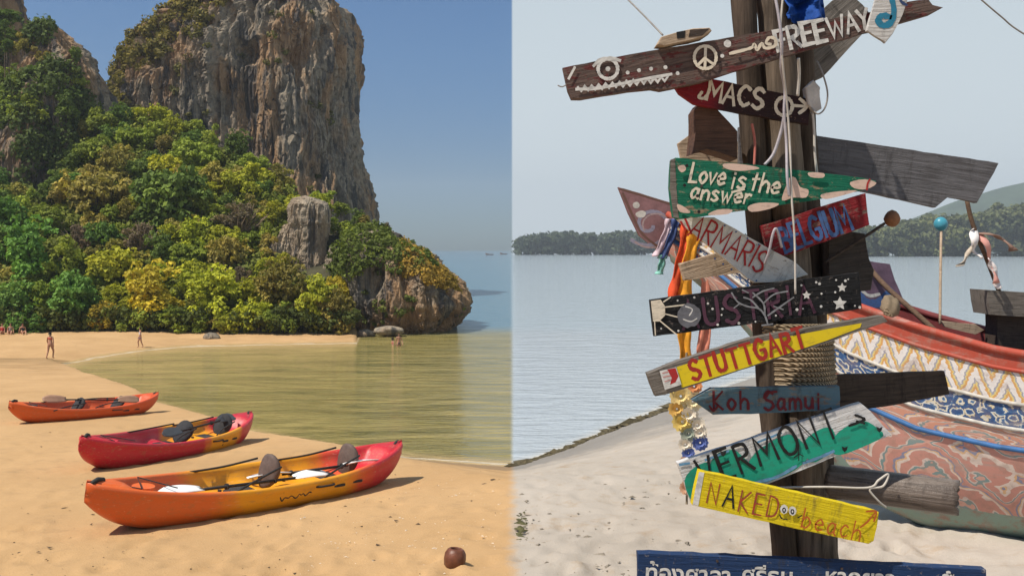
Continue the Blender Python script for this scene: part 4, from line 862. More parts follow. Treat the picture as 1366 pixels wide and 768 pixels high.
b.patch([(1040, 268), (1045, 250), (1050, 238), (1058, 238), (1064, 250), (1075, 254), (1072, 264), (1056, 264)], PINKISH, 'heart_patch', 3)
for pl in [[(962, 220), (975, 219), (1000, 222), (1010, 226), (985, 229), (966, 226)], [(995, 276), (1010, 271), (1036, 272), (1024, 279), (1000, 283)], [(942, 287), (955, 280), (974, 280), (968, 286)], [(1075, 231), (1095, 232), (1094, 238), (1078, 237)], [(1130, 244), (1150, 240), (1165, 245), (1152, 253), (1136, 252)], [(1092, 260), (1115, 256), (1140, 255), (1110, 264), (1095, 266)], [(902, 224), (910, 221), (913, 227), (907, 231)], [(901, 273), (910, 276), (919, 284), (905, 283)]]:
    b.patch(pl, PINKISH, 'paint_patch', 3)
b.strokes([[(1156, 240), (1153, 246), (1152, 254)]], 2.5, DRED, 'red_mark'); b.nails([(930, 254), (934, 249), (1010, 250), (1014, 244), (1046, 268)])
for q in [(914, 222), (911, 248), (930, 283), (928, 262)]: b.disc(*q, 2.2, BLK)
bel = Board('sign_board', [(1014, 301), (1032, 296), (1153, 258), (1154, 273), (1158, 300), (1100, 322), (1030, 347), (1022, 330)], 2.55, -17, .022, wood('worn_red_board', (.17, .11, .09), (.05, .03, .025), paint=(.20, .012, .018), wear=.58), 'worn dark red board reading BELGIUM in blue')
b = bel; b.text('BELGIUM', 1046, 336, 33, BLUEP, 5, .2, -19, wx=.64)
mar = Board('sign_board', [(900, 291), (952, 290), (1010, 323), (1060, 350), (1077, 366), (1040, 376), (1005, 377), (995, 370), (940, 324)], 2.53, 30, .02, wood('white_painted_board', (.34, .29, .24), (.15, .12, .1), paint=(.62, .60, .55), wear=.62), 'slanting white board reading MARMARIS in red')
b = mar; b.text('ARMARIS', 917, 313, 30, DRED, 3, .16, 28, wx=.80); b.strokes([[(907, 296), (913, 306)], [(912, 290), (921, 312)]], 3, DRED)
for i in range(8): b.disc(930 + i * 11, 331 + i * 7 - (i > 6) * 6, 1.3, BLUEP)
for i in range(5): b.disc(965 + i * 15, 301 + i * 8.4, 1.2, BLUEP)
aus = Board('sign_board', [(866, 400), (1000, 382), (1144, 363), (1146, 390), (1148, 411), (1090, 420), (872, 448), (869, 425)], 2.45, -7.5, .022, wood('black_painted_board', (.1, .08, .07), (.03, .025, .02), paint=(.008, .008, .009), wear=.8), 'black board reading AUSTRIA with painted sun, moon and stars')
b = aus; b.text('AUSTRIA', 911, 438, 36, PURP, 5, .3, -7.5, wx=.93)
b.patch([(867, 401), (880, 399), (886, 408), (886, 420), (878, 428), (870, 428)], CREAM, 'painted_sun')
b.strokes([[(884, 402), (893, 396)], [(886, 409), (912, 406)], [(886, 418), (902, 422)], [(879, 427), (902, 446)], [(872, 428), (873, 446)]], 2, CREAM, 'sun_ray'); b.disc(918, 420, 16, pnt('grey_moon_paint', (.13, .13, .145), .5), 'painted_moon', 22)
b.strokes([[(913, 408), (922, 412), (918, 420)], [(910, 425), (920, 428), (928, 424)]], 1.6, CHALK, 'moon_mark')
TREEP = pnt('pale_grey_line', (.22, .22, .23), .5)
b.strokes([[(1022, 432), (1018, 420), (1010, 411), (995, 408), (982, 402), (974, 390)], [(1010, 411), (1000, 400), (990, 396)], [(1018, 420), (1016, 404), (1002, 390)], [(1002, 396), (1015, 388), (1030, 384)], [(1016, 404), (1030, 392), (1048, 388)], [(1022, 420), (1036, 410), (1056, 396)], [(1030, 408), (1042, 412)], [(985, 404), (977, 410)], [(996, 390), (988, 386)], [(1022, 432), (1014, 433)], [(1022, 432), (1028, 431)]], 2.2, TREEP, 'painted_tree')
for q in [(1066, 380), (1090, 378), (1112, 373), (1128, 372), (1068, 411), (1092, 408), (1060, 412), (1124, 374), (1143, 409), (1032, 420), (1005, 428), (983, 430), (955, 432), (903, 440), (942, 404), (924, 396), (902, 400), (948, 411), (960, 419), (1092, 391), (1085, 376), (1136, 407), (961, 411), (1110, 389), (880, 437)]: b.disc(*q, random.uniform(1.1, 1.9), CHALK, 'painted_star')
for cx_, cy_, r_ in [(1119, 383, 6.5), (1116, 404, 9.5), (1072, 393, 6)]:
    b.patch([(cx_ + (r_ if i % 2 == 0 else r_ * .5) * math.cos(i * .6283 - 1.57), cy_ + (r_ if i % 2 == 0 else r_ * .5) * math.sin(i * .6283 - 1.57)) for i in range(10)], CHALK, 'painted_star')
YEL = wood('yellow_painted_board', (.3, .24, .13), (.12, .09, .05), paint=(.62, .46, .012), wear=.64)
stu = Board('sign_board', [(862, 497), (905, 480), (1000, 450), (1174, 420), (1181, 428), (1100, 456), (1000, 488), (885, 525), (873, 527)], 2.43, -15.5, .035, GREYW, 'grey edged yellow board reading STUTTGART with a small red and white shield')
b = stu; b.patch([(901, 488), (1000, 457), (1100, 438), (1146, 430), (1144, 436), (1100, 453), (1000, 486.5), (908, 515.5)], pnt('yellow_paint', (.62, .46, .012), .66)); b.text('STUTTGART', 923, 505, 26, pnt('brick_red_paint', (.32, .026, .016), .6), 5.2, .24, -16.5, wx=.86)
b.patch([(878, 493), (900, 488), (907, 511), (885, 518)], CHALK, 'shield_card'); b.patch([(888, 491), (899, 489), (903, 500), (899, 508), (892, 511), (894, 502)], DRED, 'red_shield'); b.strokes([[(882, 496), (890, 494)], [(883, 501), (892, 499)], [(885, 507), (894, 504)]], 1.6, pnt('pink_shield', (.5, .2, .18)), 'shield_mark')
koh = Board('sign_board', [(921, 532), (948, 517), (1118, 514), (1119, 545), (1000, 551), (950, 552)], 2.49, -1, .022, wood('blue_grey_board', (.17, .15, .13), (.06, .05, .045), paint=(.085, .155, .20), wear=.56), 'blue-grey arrow board reading Koh Samui')
KR = pnt('maroon_paint', (.10, .012, .018), .7); b = koh; b.text('Koh', 951, 545, 24, KR, 3.6, .28, -1, wx=1.0); b.text('Samui', 1018, 545, 25, KR, 3.4, .25, -1, wx=.95); b.strokes([[(945, 540), (950, 546), (956, 540)], [(1020, 528), (1025, 522), (1034, 521)]], 3, KR)
ver = Board('sign_board', [(902, 616), (1000, 584), (1146, 536), (1160, 548), (1188, 579), (1100, 612), (1025, 643), (1000, 650), (922, 670)], 2.47, -18, .02, wood('white_sea_board', (.3, .27, .24), (.15, .13, .11), paint=(.58, .57, .56), wear=.7), 'white board with green brushwork reading VERMONT')
b = ver
for pl in [[(912, 640), (925, 622), (945, 615), (950, 634), (944, 650), (924, 668)], [(945, 640), (950, 608), (975, 598), (990, 608), (1000, 622), (990, 648), (960, 655)], [(1000, 610), (1020, 592), (1050, 578), (1070, 590), (1075, 610), (1050, 630), (1010, 644), (990, 640)], [(1070, 590), (1090, 572), (1108, 570), (1112, 590), (1100, 606), (1080, 615)], [(1108, 600), (1112, 580), (1130, 566), (1150, 560), (1166, 568), (1176, 580), (1150, 594), (1120, 605)]]:
    b.patch(pl, TEALP, 'green_brushwork', 3)
BBR = pnt('blue_brush', (.12, .28, .45), .5)
for ln in [[(1005, 642), (1035, 634), (1060, 620)], [(1070, 616), (1092, 608), (1110, 600)], [(940, 612), (970, 600)], [(1010, 588), (1040, 576)], [(906, 618), (918, 616)]]: b.strokes([ln], 4, BBR, 'blue_brushwork')
b.text('VERMONT', 938, 648, 38, BLK, 4.6, .26, -20.5, wx=.93); b.strokes([[(1130, 566), (1150, 558), (1138, 552)], [(1140, 560), (1150, 563)]], 3.5, BLK, 'painted_bird')
for q in [(963, 602), (1124, 596), (1170, 570)]: b.patch([(q[0] - 4, q[1] - 3), (q[0], q[1] - 1), (q[0] + 4, q[1] - 3), (q[0] + 3, q[1] + 2), (q[0], q[1] + 5), (q[0] - 3, q[1] + 2)], BLK, 'painted_heart')
b.strokes([[(1063, 593), (1063, 612)], [(1063, 603), (1057, 608)], [(1063, 603), (1069, 606)]], 1.6, BLK, 'peace_symbol')
nak = Board('sign_board', [(932, 626), (1050, 653), (1170, 681), (1167, 700), (1163, 719), (1156, 723), (1040, 698), (922, 671), (926, 650)], 2.41, 13, .028, wood('bright_yellow_board', (.4, .3, .1), (.2, .14, .05), paint=(.66, .50, .008), wear=.76), 'bright yellow board reading NAKED beach with cartoon eyes')
b = nak; b.patch([(931, 627), (938, 628), (930, 672), (922.5, 670.5), (926, 650)], CHALK, 'bare_edge')
NR = pnt('thin_red_pen', (.35, .05, .02), .5)
b.text('N', 941, 668, 27, NR, 2.4, .2, 12, wx=.9); b.text('A', 962, 672, 27, BLK, 3.4, .2, 12, wx=.9); b.text('KED', 983, 678, 27, NR, 2.4, .3, 12, wx=.9); b.text('beach', 1066, 700, 26, ORNG, 2.2, .28, 13, wx=.95); b.strokes([[(1144, 700), (1154, 692), (1164, 680)], [(1152, 679), (1165, 679), (1162, 692)]], 2.4, ORNG, 'painted_arrow')
for q in [(1043, 676), (1054, 678)]: b.disc(*q, 6, CHALK, 'painted_eye', 16, .85); b.disc(q[0], q[1] + 1, 3.6, BLK, 'painted_pupil', 12, .7); b.disc(q[0], q[1] + 1, 1.8, CHALK, 'painted_pupil', 8, .6)
b.strokes([[(1037, 683), (1040, 688), (1047, 689)], [(1061, 687), (1066, 684)]], 1.6, BLK, 'painted_mouth')
thai = Board('sign_board', [(850, 735), (1000, 741), (1150, 749), (1312, 757), (1312, 812), (850, 796)], 2.44, 2.5, .03, wood('navy_painted_board', (.2, .17, .14), (.07, .06, .05), paint=(.012, .035, .10), wear=.66), 'long navy blue board with white Thai lettering at the bottom of the post')
def thai_text(b, s, px, py, h, name='lettering'):
    cu = bpy.data.curves.new('thai', 'FONT'); cu.body = s; cu.size = h * b.d / F; cu.offset = h * b.d / F * .022; o = bpy.data.objects.new('thai', cu); C.objects.link(o); dg = bpy.context.evaluated_depsgraph_get()
    me = bpy.data.meshes.new_from_object(o.evaluated_get(dg)); bpy.data.objects.remove(o); x, z = b.loc(px, py); y = b.y()
    for v in me.vertices: v.co = Vector((v.co.x + x, y, v.co.y + z))
    me.materials.clear(); return obj(name, me, CHALK, b.o)
thai_text(thai, 'ท้องศาลา', 858, 771, 31); thai_text(thai, 'ศรีธนู', 986, 774, 31); thai_text(thai, 'หาดยาว', 1096, 776, 31); thai_text(thai, 'หาดริ้น', 1204, 782, 31)
thai.nails([(955, 745), (1120, 755)])
# small wooden boat on the top board
b = Board('toy_boat', [(874, 63), (880, 52), (905, 45), (922, 41), (944, 40), (947, 44), (935, 52), (905, 59), (885, 64)], 2.45, -12, .05, PALEW, 'small carved wooden boat lying on the top edge of the FREE WAY board', 'toy boat', None)
b.patch([(918, 43), (944, 41), (934, 51), (916, 53)], DKW, 'dark_bow'); b.patch([(900, 46), (912, 44), (911, 54), (901, 55)], BLK, 'dark_window')
# hanging cloth board, blue cloth, grey float
b = Board('hanging_sign', [(1172, -20), (1216, -20), (1203, 20), (1190, 46), (1180, 58), (1167, 48), (1155, 42), (1164, 10)], 2.42, 0, .012, wood('white_blue_tag', (.4, .37, .33), (.25, .22, .19), paint=(.52, .50, .47), wear=.66), 'off-white wooden tag with a blue swirl hanging over the FREE WAY board', 'sign', None)
b.strokes([[(1178, -16), (1188, 0), (1191, 18), (1186, 32), (1176, 35), (1170, 28), (1176, 22), (1186, 24)]], 8, pnt('teal_blue', (.02, .17, .27), .6), 'painted_swirl'); b.strokes([[(1196, -14), (1200, 2), (1208, 8)]], 4, pnt('navy_line', (.03, .05, .12)), 'painted_swirl')
def cloth(name, px, py, w, h, d, mat, label, cat, seed, drop=0):
    n = 22; q = np.linspace(-1, 1, n); A, B_ = np.meshgrid(q, q); k = fbm(np.stack([A * 2.2 + seed, B_ * 2.2, A * 0], -1), 4); c = P(px, py, d); s = d / F
    V = np.stack([A * w / 2 * s * (1 - .2 * (B_ + 1) / 2 + k * .5), k * .10 + .03 * np.sin(A * 5 + seed), B_ * h / 2 * s + k * .03 - drop * A * A], -1).reshape(-1, 3)
    o = obj(name, pyd(name, V, grid_faces(n, n)), mat, label=label, cat=cat, loc=c, smooth=True); md = o.modifiers.new('t', 'SOLIDIFY'); md.thickness = .003; return o
cloth('cloth_rag', 1076, 4, 62, 48, 2.56, plain('blue_cloth', (.012, .06, .26), .8, .45, 20, .4, .2), 'crumpled bright blue rag tied at the top of the posts', 'cloth', 3)
b = Board('float_block', [(1072, 118), (1083, 108), (1092, 118), (1090, 130), (1094, 146), (1084, 152), (1076, 140)], 2.5, 0, .03, plain('grey_foam', (.42, .39, .36), .9, .25, 30, .5), 'small pale foam scrap hanging in a wire loop beside the posts', 'foam', None)
WIRE = plain('grey_wire', (.22, .2, .18), .6, .3, 20, 0); STRIP = plain('lilac_plastic_strip', (.34, .31, .33), .5, .2, 30, .3); STRIPW = plain('white_string', (.45, .41, .36), .8, .2, 30, .2)
def line(name, pix, r, mat, label, cat, group=None, sides=6):
    pts = catmull([P(*p) for p in pix], 6); base = pts[-1].copy(); return obj(name, tube_me(name, [p - base for p in pts], r * 2.45 / F, sides), mat, label=label, cat=cat, group=group, loc=base, smooth=True)
line('wire_loop', [(1090, 82, 2.5), (1098, 100, 2.48), (1104, 125, 2.48), (1100, 145, 2.48), (1090, 152, 2.48), (1080, 140, 2.49)], 1.2, WIRE, 'loop of thin wire hanging right of the posts', 'wire')
line('plastic_strip', [(1033, -10, 2.42), (1040, 30, 2.41), (1043, 60, 2.41), (1042, 90, 2.43), (1047, 120, 2.46), (1046, 150, 2.46), (1049, 190, 2.46), (1050, 235, 2.43), (1053, 262, 2.43)], 2.0, STRIP, 'twisted lilac plastic strip hanging down the front of the posts', 'string')
line('plastic_strip', [(1045, -10, 2.42), (1041, 40, 2.41), (1044, 85, 2.42), (1050, 140, 2.45), (1054, 200, 2.45), (1056, 262, 2.43), (1060, 320, 2.43), (1061, 392, 2.42)], 1.4, STRIPW, 'thin white string hanging as far as the black starry board', 'string')
line('plastic_strip', [(1065, 78, 2.44), (1066, 100, 2.46), (1064, 128, 2.47)], 2.2, STRIPW, 'short pale string below the FREE WAY lettering', 'string')
line('plastic_strip', [(1046, 155, 2.47), (1042, 175, 2.48), (1032, 205, 2.48), (1020, 220, 2.48)], 2.2, STRIP, 'curved lilac strip end above the green board', 'string')
line('plastic_strip', [(1003, 165, 2.5), (1007, 190, 2.5), (1006, 222, 2.49)], 1.8, plain('red_string', (.4, .12, .09), .8, .3, 30, 0), 'reddish string hanging between the posts onto the green board', 'string')
line('plastic_strip', [(1084, 150, 2.5), (1086, 175, 2.5), (1087, 205, 2.5), (1090, 232, 2.5)], 1.8, STRIPW, 'pale frayed string beside the slate grey plank', 'string')
line('plastic_strip', [(1020, 352, 2.49), (1026, 335, 2.47), (1031, 312, 2.46), (1036, 306, 2.46), (1043, 330, 2.47)], 1.9, STRIP, 'knotted lilac strip at the end of the red board', 'string')
line('cable', [(884, 47, 2.46), (860, 22, 2.6), (832, -6, 2.8)], 1.3, WIRE, 'thin cable running up from the small carved boat', 'cable'); line('cable', [(1300, -8, 3.2), (1335, 22, 3.2), (1370, 48, 3.2), (1500, 120, 3.2)], 1.4, WIRE, 'thin cable crossing the sky above the painted boat', 'cable')
line('fish_hook', [(744, 114, 2.46), (750, 116, 2.46), (757, 112, 2.46)], .9, WIRE, 'bit of fishing line at the jaw of the fish face board', 'string')
line('branch', [(1100, 350, 2.6), (1150, 318, 2.6), (1180, 298, 2.6)], 2.2, DKW, 'thin dark stick jutting out with a brown knob on its end', 'stick')
k_ = P(1190, 292, 2.6); obj('brown_knob', rock_mesh('brown_knob', 3, .022, .02, .024, 2, .15), plain('rust_brown', (.18, .075, .03), .7, .4, 30, .3), label='small rust brown wooden knob at the tip of the jutting stick', cat='knob', loc=k_, smooth=True)
# hollow bamboo
def bamboo():
    bm = bmesh.new(); n = 26; m_ = 20; R0 = 23 * 2.5 / F; rows_ = []
    for rr in (R0, R0 * .82):
        ring = []
        for i in range(n):
            u = i / (n - 1); x = (-82 + 164 * u) * 2.5 / F; k = 1 + .06 * math.exp(-((u - .30) / .018) ** 2)
            ring.append([bm.verts.new((x + (.005 * math.sin(j * 2.1) if i == n - 1 else 0), rr * k * math.sin(6.2832 * j / m_), rr * k * math.cos(6.2832 * j / m_))) for j in range(m_)])
        rows_.append(ring)
    o_, i_ = rows_
    for i in range(n - 1):
        for j in range(m_): k = (j + 1) % m_; bm.faces.new((o_[i][j], o_[i][k], o_[i + 1][k], o_[i + 1][j])); bm.faces.new((i_[i][j], i_[i + 1][j], i_[i + 1][k], i_[i][k]))
    for i in (0, n - 1):
        for j in range(m_): k = (j + 1) % m_; bm.faces.new((o_[i][j], i_[i][j], i_[i][k], o_[i][k]))
    c = P(1188, 652, 2.53); t = obj('bamboo_pole', bm_done(bm, 'bamboo_pole'), wood('old_bamboo', (.15, .12, .10), (.045, .032, .026), .32), label='hollow length of dark grey bamboo lashed across the post behind the yellow board', cat='bamboo', loc=c, smooth=True); t.rotation_euler = (0, R(1.5), R(-26)); return t
bamboo(); line('lashing_cord', [(1025, 650, 2.5), (1100, 649, 2.46), (1158, 650, 2.455), (1172, 640, 2.455), (1185, 632, 2.46), (1178, 648, 2.455), (1160, 652, 2.455), (1172, 668, 2.455), (1182, 676, 2.46)], 1.5, STRIPW, 'pale cord knotted round the split bamboo', 'cord')

# ------------------------------------------------------------------ the painted longtail boat
BP0, BD = Vector((1.18, 10.0, 0)), Vector((.852, -.523, 0)).normalized(); BN = Vector((BD.y, -BD.x, 0)); BN = BN if BN.y < 0 else -BN
S_ = [0, .3, .6, 1.0, 1.2, 1.5, 1.8, 2.1, 2.4, 3.0, 3.6, 5, 6.5, 8]
SHE = [.60, .46, .33, .13, .04, -.10, -.24, -.36, -.47, -.66, -.81, -.98, -1.0, -.95]; HB = [.03, .05, .09, .19, .25, .33, .40, .46, .52, .62, .70, .80, .82, .75]
KEL = [.30, .05, -.18, -.5, -.68, -1.0, -1.45, -1.95, -2.3, -2.52, -2.5, -2.42, -2.35, -2.25]
def hp(s, v, side=1, inset=0.0):
    b = max(np.interp(s, S_, HB) - inset, .004); z0, z1 = np.interp(s, S_, SHE), np.interp(s, S_, KEL); lat = b * (1 - min(v, 1) ** 2.3) ** .62
    c = BP0 + BD * s + BN * (lat * side); return Vector((c.x, c.y, z0 + (z1 - z0) * v))
boat = empty('painted_longtail_boat', (BP0 + BD * 4.5) + Vector((0, 0, -2.5)), 'brightly painted wooden longtail boat beached behind the signpost', 'boat'); BO = boat.location
def band(name, v0, v1, mat, side=1, proud=.0, s0=.55, s1=8.0, nv=8, nu=70):
    us = np.linspace(s0, s1, nu); vs_ = np.linspace(v0, v1, nv); V = []; uv = []
    for v in vs_:
        for s in us: p = hp(s, v, side, -proud); V.append(p - BO); uv.append((s, (v - v0) / (v1 - v0)))
    fc = grid_faces(nv, nu); me = pyd(name, V, fc if side < 0 else fc[:, ::-1]); l = me.uv_layers.new(name='UVMap')
    for lp in me.loops: l.data[lp.index].uv = uv[lp.vertex_index]
    return obj(name, me, mat, boat, smooth=True)
def uvs(nt): return nd(nt, 'ShaderNodeTexCoord').outputs['UV']
def worn(nt, c, b, wear=.5):
    v = ocoord(nt); n = noise(nt, v, 7, 7, .75); n_b = noise(nt, mapping(nt, v, (1, 1, 6)), 2.2, 6, .7); c = mixc(nt, mth(nt, 'MULTIPLY', sstep(nt, n, .47, .66), wear * 1.3), c, (.27, .18, .14)); c = mixc(nt, mth(nt, 'MULTIPLY', sstep(nt, n_b, .52, .70), .6), c, (.36, .29, .25)); setin(nt, b, 'Base Color', c); bump(nt, b, n, .3, .01)
def zig_mat():
    m, nt, b = mk('zigzag_paint', .6, .3); sp = nd(nt, 'ShaderNodeSeparateXYZ', {0: uvs(nt)}); wob = mth(nt, 'MULTIPLY', mth(nt, 'SUBTRACT', noise(nt, uvs(nt), 9, 3), .5), .25)
    u = mth(nt, 'FRACT', mth(nt, 'ADD', mth(nt, 'MULTIPLY', sp.outputs[0], 4.2), wob)); tri = mth(nt, 'MULTIPLY', mth(nt, 'ABSOLUTE', mth(nt, 'SUBTRACT', u, .5)), 2)
    df = mth(nt, 'SUBTRACT', tri, sp.outputs[1]); st = mth(nt, 'FRACT', mth(nt, 'MULTIPLY', mth(nt, 'ADD', df, 1), 1.5))
    c = ramp(nt, st, [(0, (.62, .58, .55)), (.30, (.55, .30, .10)), (.52, (.60, .48, .18)), (.66, (.30, .30, .34)), (.82, (.64, .60, .56))], 'CONSTANT'); worn(nt, c, b, .4); return m
def floral_mat():
    m, nt, b = mk('blue_floral_paint', .6, .3); v = uvs(nt); v2 = mapping(nt, v, (3.2, .8, 1)); n = noise(nt, v2, 3, 4, .6, 2.2); vo = nd(nt, 'ShaderNodeTexVoronoi', {'Vector': v2, 'Scale': 3.4}, feature='F1').outputs['Distance']
    f = mth(nt, 'FRACT', mth(nt, 'ADD', mth(nt, 'MULTIPLY', vo, 2.4), mth(nt, 'MULTIPLY', n, 1.4)))
    c = ramp(nt, f, [(0, (.03, .075, .19)), (.30, (.05, .13, .26)), (.46, (.58, .56, .50)), (.66, (.60, .50, .30)), (.76, (.04, .09, .2))], 'CONSTANT'); worn(nt, c, b, .35); return m
def swirl_mat(name, base, sc_=1.0):
    m, nt, b = mk(name, .6, .3); v = mapping(nt, uvs(nt), (1.6 * sc_, 1.35 * sc_, 1)); n = noise(nt, v, 1.6, 3, .5, 1.2)
    vo = nd(nt, 'ShaderNodeTexVoronoi', {'Vector': v, 'Scale': 1.9}, feature='F1'); f = mth(nt, 'FRACT', mth(nt, 'ADD', mth(nt, 'MULTIPLY', vo.outputs['Distance'], 2.6), mth(nt, 'MULTIPLY', n, 2.2)))
    c = ramp(nt, mth(nt, 'FRACT', mth(nt, 'ADD', f, mth(nt, 'MULTIPLY', noise(nt, v, 9, 3), .22))), [(0, base), (.34, (.66, .58, .50)), (.46, (.62, .40, .20)), (.52, (.16, .22, .33)), (.60, base), (.80, (.58, .33, .26)), (.88, (.12, .27, .27)), (.95, (.60, .52, .46))], 'CONSTANT')
    c = mixc(nt, mth(nt, 'MULTIPLY', noise(nt, v, 14, 4), .35), c, base); worn(nt, c, b, .35); return m
REDP, rnt, rb_ = mk('red_gunwale_paint', .65, .25); worn(rnt, (.36, .06, .035), rb_, .42); WHT = plain('off_white_moulding', (.46, .43, .38), .7, .35, 12, .3); DKR = plain('dark_red_inside', (.16, .03, .03), .6, .3, 6, .2)
band('rail_plank', 0.0, .085, REDP, 1, .012); band('zigzag_plank', .085, .245, zig_mat()); band('floral_plank', .245, .37, floral_mat()); band('salmon_plank', .37, .47, swirl_mat('salmon_swirls', (.52, .25, .17), .55)); band('swirl_plank', .47, .83, swirl_mat('pink_swirls', (.50, .24, .19), .62), nv=14)
gm, gnt, gb = mk('faded_green_paint', .7, .25); worn(gnt, (.22, .30, .25), gb, .75); band('keel_plank', .83, 1.0, gm, nv=10)
for a_, b_, nm in ((0, .3, 'far_rail_plank'), (.3, 1.0, 'far_side_plank')): band(nm, a_, b_, REDP if a_ == 0 else gm, -1)
band('inner_planking', .02, .55, DKR, 1, -.06, 1.2); band('inner_planking', .02, .55, DKR, -1, -.06, 1.2)
fl = []; us = np.linspace(1.2, 8, 40)
V = [hp(s, .5, sd_, .06) - BO for sd_ in (-1, 1) for s in us]; obj('floor_boards', pyd('floor_boards', V, grid_faces(2, 40)), BRW, boat)
V = [hp(8, v, sd_) - BO for sd_ in (1, -1) for v in np.linspace(0, 1, 9)]; obj('transom', pyd('transom', V, grid_faces(2, 9)), REDP, boat)
def mould(name, v, r, mat, side=1, s0=0.55, s1=8.0, out=.005, vv=None): return obj(name, tube_me(name, [hp(s, v if vv is None else np.interp(s, *vv), side, -out) - BO for s in np.linspace(s0, s1, 60)], r, 8), mat, boat, smooth=True)
mould('gunwale', 0.0, .032, REDP, 1, .55, 8, .015); mould('gunwale', 0.0, .034, DKR, -1, .55, 8, .01); mould('rubbing_strake', .085, .018, REDP); mould('moulding', .245, .015, WHT); mould('moulding', .37, .015, WHT); mould('blue_moulding', .47, .022, plain('blue_moulding_paint', (.03, .11, .27), .6, .3, 8, .2), 1, .6, 8)
# prow board with spiral
def boat_board(name, poly, d, mat, thick=.05, holes=()):
    B = Board(name, poly, d, 0, thick, mat, None, None, None, .4); o = B.o; w = o.location.copy(); o.parent = boat; o.location = w - BO; return B
PROW = plain('mauve_prow_paint', (.20, .10, .10), .6, .35, 9, .3)
b = boat_board('prow_board', [(824, 250), (865, 262), (912, 276), (965, 318), (965, 372), (915, 352), (880, 336), (852, 314), (838, 285)], 9.72, PROW, .09)
sp_ = [(866 + (5 + 3.4 * a) * math.cos(a + .5) * 1.0, 300 + (5 + 3.4 * a) * math.sin(a + .5) * .9) for a in np.linspace(0, 8.2, 30)]
b.strokes([sp_], 5, pnt('grey_violet_paint', (.26, .24, .30), .55), 'painted_spiral'); b.strokes([[(x + 5, y + 3) for x, y in sp_[8:]]], 2.2, pnt('pale_mauve', (.36, .26, .25), .55), 'painted_spiral'); b.strokes([[(826, 252), (866, 264), (908, 277)], [(830, 258), (842, 285), (856, 312), (884, 334)]], 3, pnt('brown_edge', (.14, .07, .05), .55), 'painted_edge')
b.disc(848, 274, 4.5, WHT, 'hole_plug'); b.patch([(847, 285), (855, 281), (861, 284), (858, 290), (850, 290)], WHT, 'hole_plug', 3)
# things in the boat
o = Board('thwart_block', [(1305, 386), (1366, 390), (1430, 394), (1430, 424), (1310, 418)], 7.9, 3, .3, GREYW, None, None, None, .6).o; w = o.location.copy(); o.parent = boat; o.location = w - BO
o = Board('thwart_post', [(1322, 418), (1440, 424), (1440, 470), (1322, 462)], 7.95, 3, .2, DKW, None, None, None, .6).o; w = o.location.copy(); o.parent = boat; o.location = w - BO
line2 = lambda name, pix, r, mat, label, cat, group=None: obj(name, tube_me(name, [p - P(*pix[-1]) for p in catmull([P(*q) for q in pix], 5)], r, 7), mat, label=label, cat=cat, group=group, loc=P(*pix[-1]), smooth=True)
line2('oar', [(1140, 330, 8.9), (1175, 375, 8.6), (1230, 425, 8.25), (1262, 455, 8.1)], .025, BRW, 'brown wooden pole leaning inside the bow of the painted boat', 'pole')
b = Board('bow_ornament', [(1135, 345), (1186, 352), (1192, 372), (1205, 402), (1190, 416), (1150, 412), (1130, 395)], 8.75, 12, .04, plain('navy_mauve_panel', (.12, .075, .11), .7, .4, 9, .3), 'dark panel with a blue arc standing in the bow of the painted boat', 'panel', None); b.strokes([[(1140, 390), (1152, 402), (1170, 404), (1188, 388)]], 12, BLUEP, 'blue_arc'); b.strokes([[(1146, 384), (1158, 394), (1172, 392)]], 4, CHALK, 'white_arc')
obj('rope_knot', rock_mesh('rope_knot', 8, .07, .07, .10, 3, .5), ROPE, label='pale knot of rope tied to the bow rail of the painted boat', cat='rope', loc=P(1187, 412, 8.05) + Vector((0, 0, .01)), smooth=True)
o = Board('loose_board', [(1255, 428), (1300, 432), (1312, 440), (1300, 446), (1260, 436)], 8.0, 8, .03, PALEW, 'pale board lying inside the painted boat', 'plank', None).o
line2('pole', [(1256, 292, 8.6), (1255, 345, 8.4), (1254, 432, 8.2)], .012, PALEW, 'thin pale stick standing in the boat with a turquoise ball on top', 'stick'); obj('ball', rock_mesh('ball', 5, .062, .062, .066, 3, .05), plain('turquoise_plastic', (.05, .24, .31), .35, .15, 6, 0), label='turquoise ball fixed on a thin stick above the boat', cat='ball', loc=P(1255, 299, 8.55), smooth=True)
line2('pole', [(1290, 268, 7.7), (1298, 300, 7.7), (1318, 350, 7.75), (1334, 392, 7.8)], .018, BRW, 'brown stick carrying white and pink ribbons above the boat', 'stick')
for i, (c0, pts_) in enumerate([((.66, .62, .6), [(1301, 305), (1298, 330), (1308, 345)]), ((.62, .3, .25), [(1306, 312), (1320, 340), (1328, 378)]), ((.25, .15, .11), [(1310, 312), (1335, 318), (1352, 335)]), ((.45, .38, .3), [(1300, 318), (1290, 342), (1280, 356)]), ((.66, .6, .58), [(1318, 345), (1326, 362), (1332, 386)])]):
    pp = [P(x, y, 7.68) for x, y in pts_]; vs = []
    cp = catmull(pp, 6); m = len(cp); V = []
    for k, p in enumerate(cp): w = (.022 + .012 * math.sin(k * .5 + i)) * (1 - .3 * k / m); V += [p + Vector((-w, .03 * math.sin(k + i), 0)), p + Vector((w, .03 * math.cos(k * .8), .01))]
    V = [v - cp[0] for v in V]; oo = obj('ribbon', pyd('ribbon', V, [(2 * k, 2 * k + 1, 2 * k + 3, 2 * k + 2) for k in range(m - 1)]), plain('ribbon_cloth', c0, .8, .2, 10, 0), label=['short white ribbon tied to the brown stick above the boat', 'long pink ribbon tied to the brown stick above the boat', 'dark brown frayed ribbon blowing sideways from the stick', 'thin tan ribbon hanging from the brown stick', 'white ribbon end touching the grey block in the boat'][i], cat='ribbon', group='ribbons on the stick', loc=cp[0], smooth=True)
    oo.modifiers.new('t', 'SOLIDIFY').thickness = .006
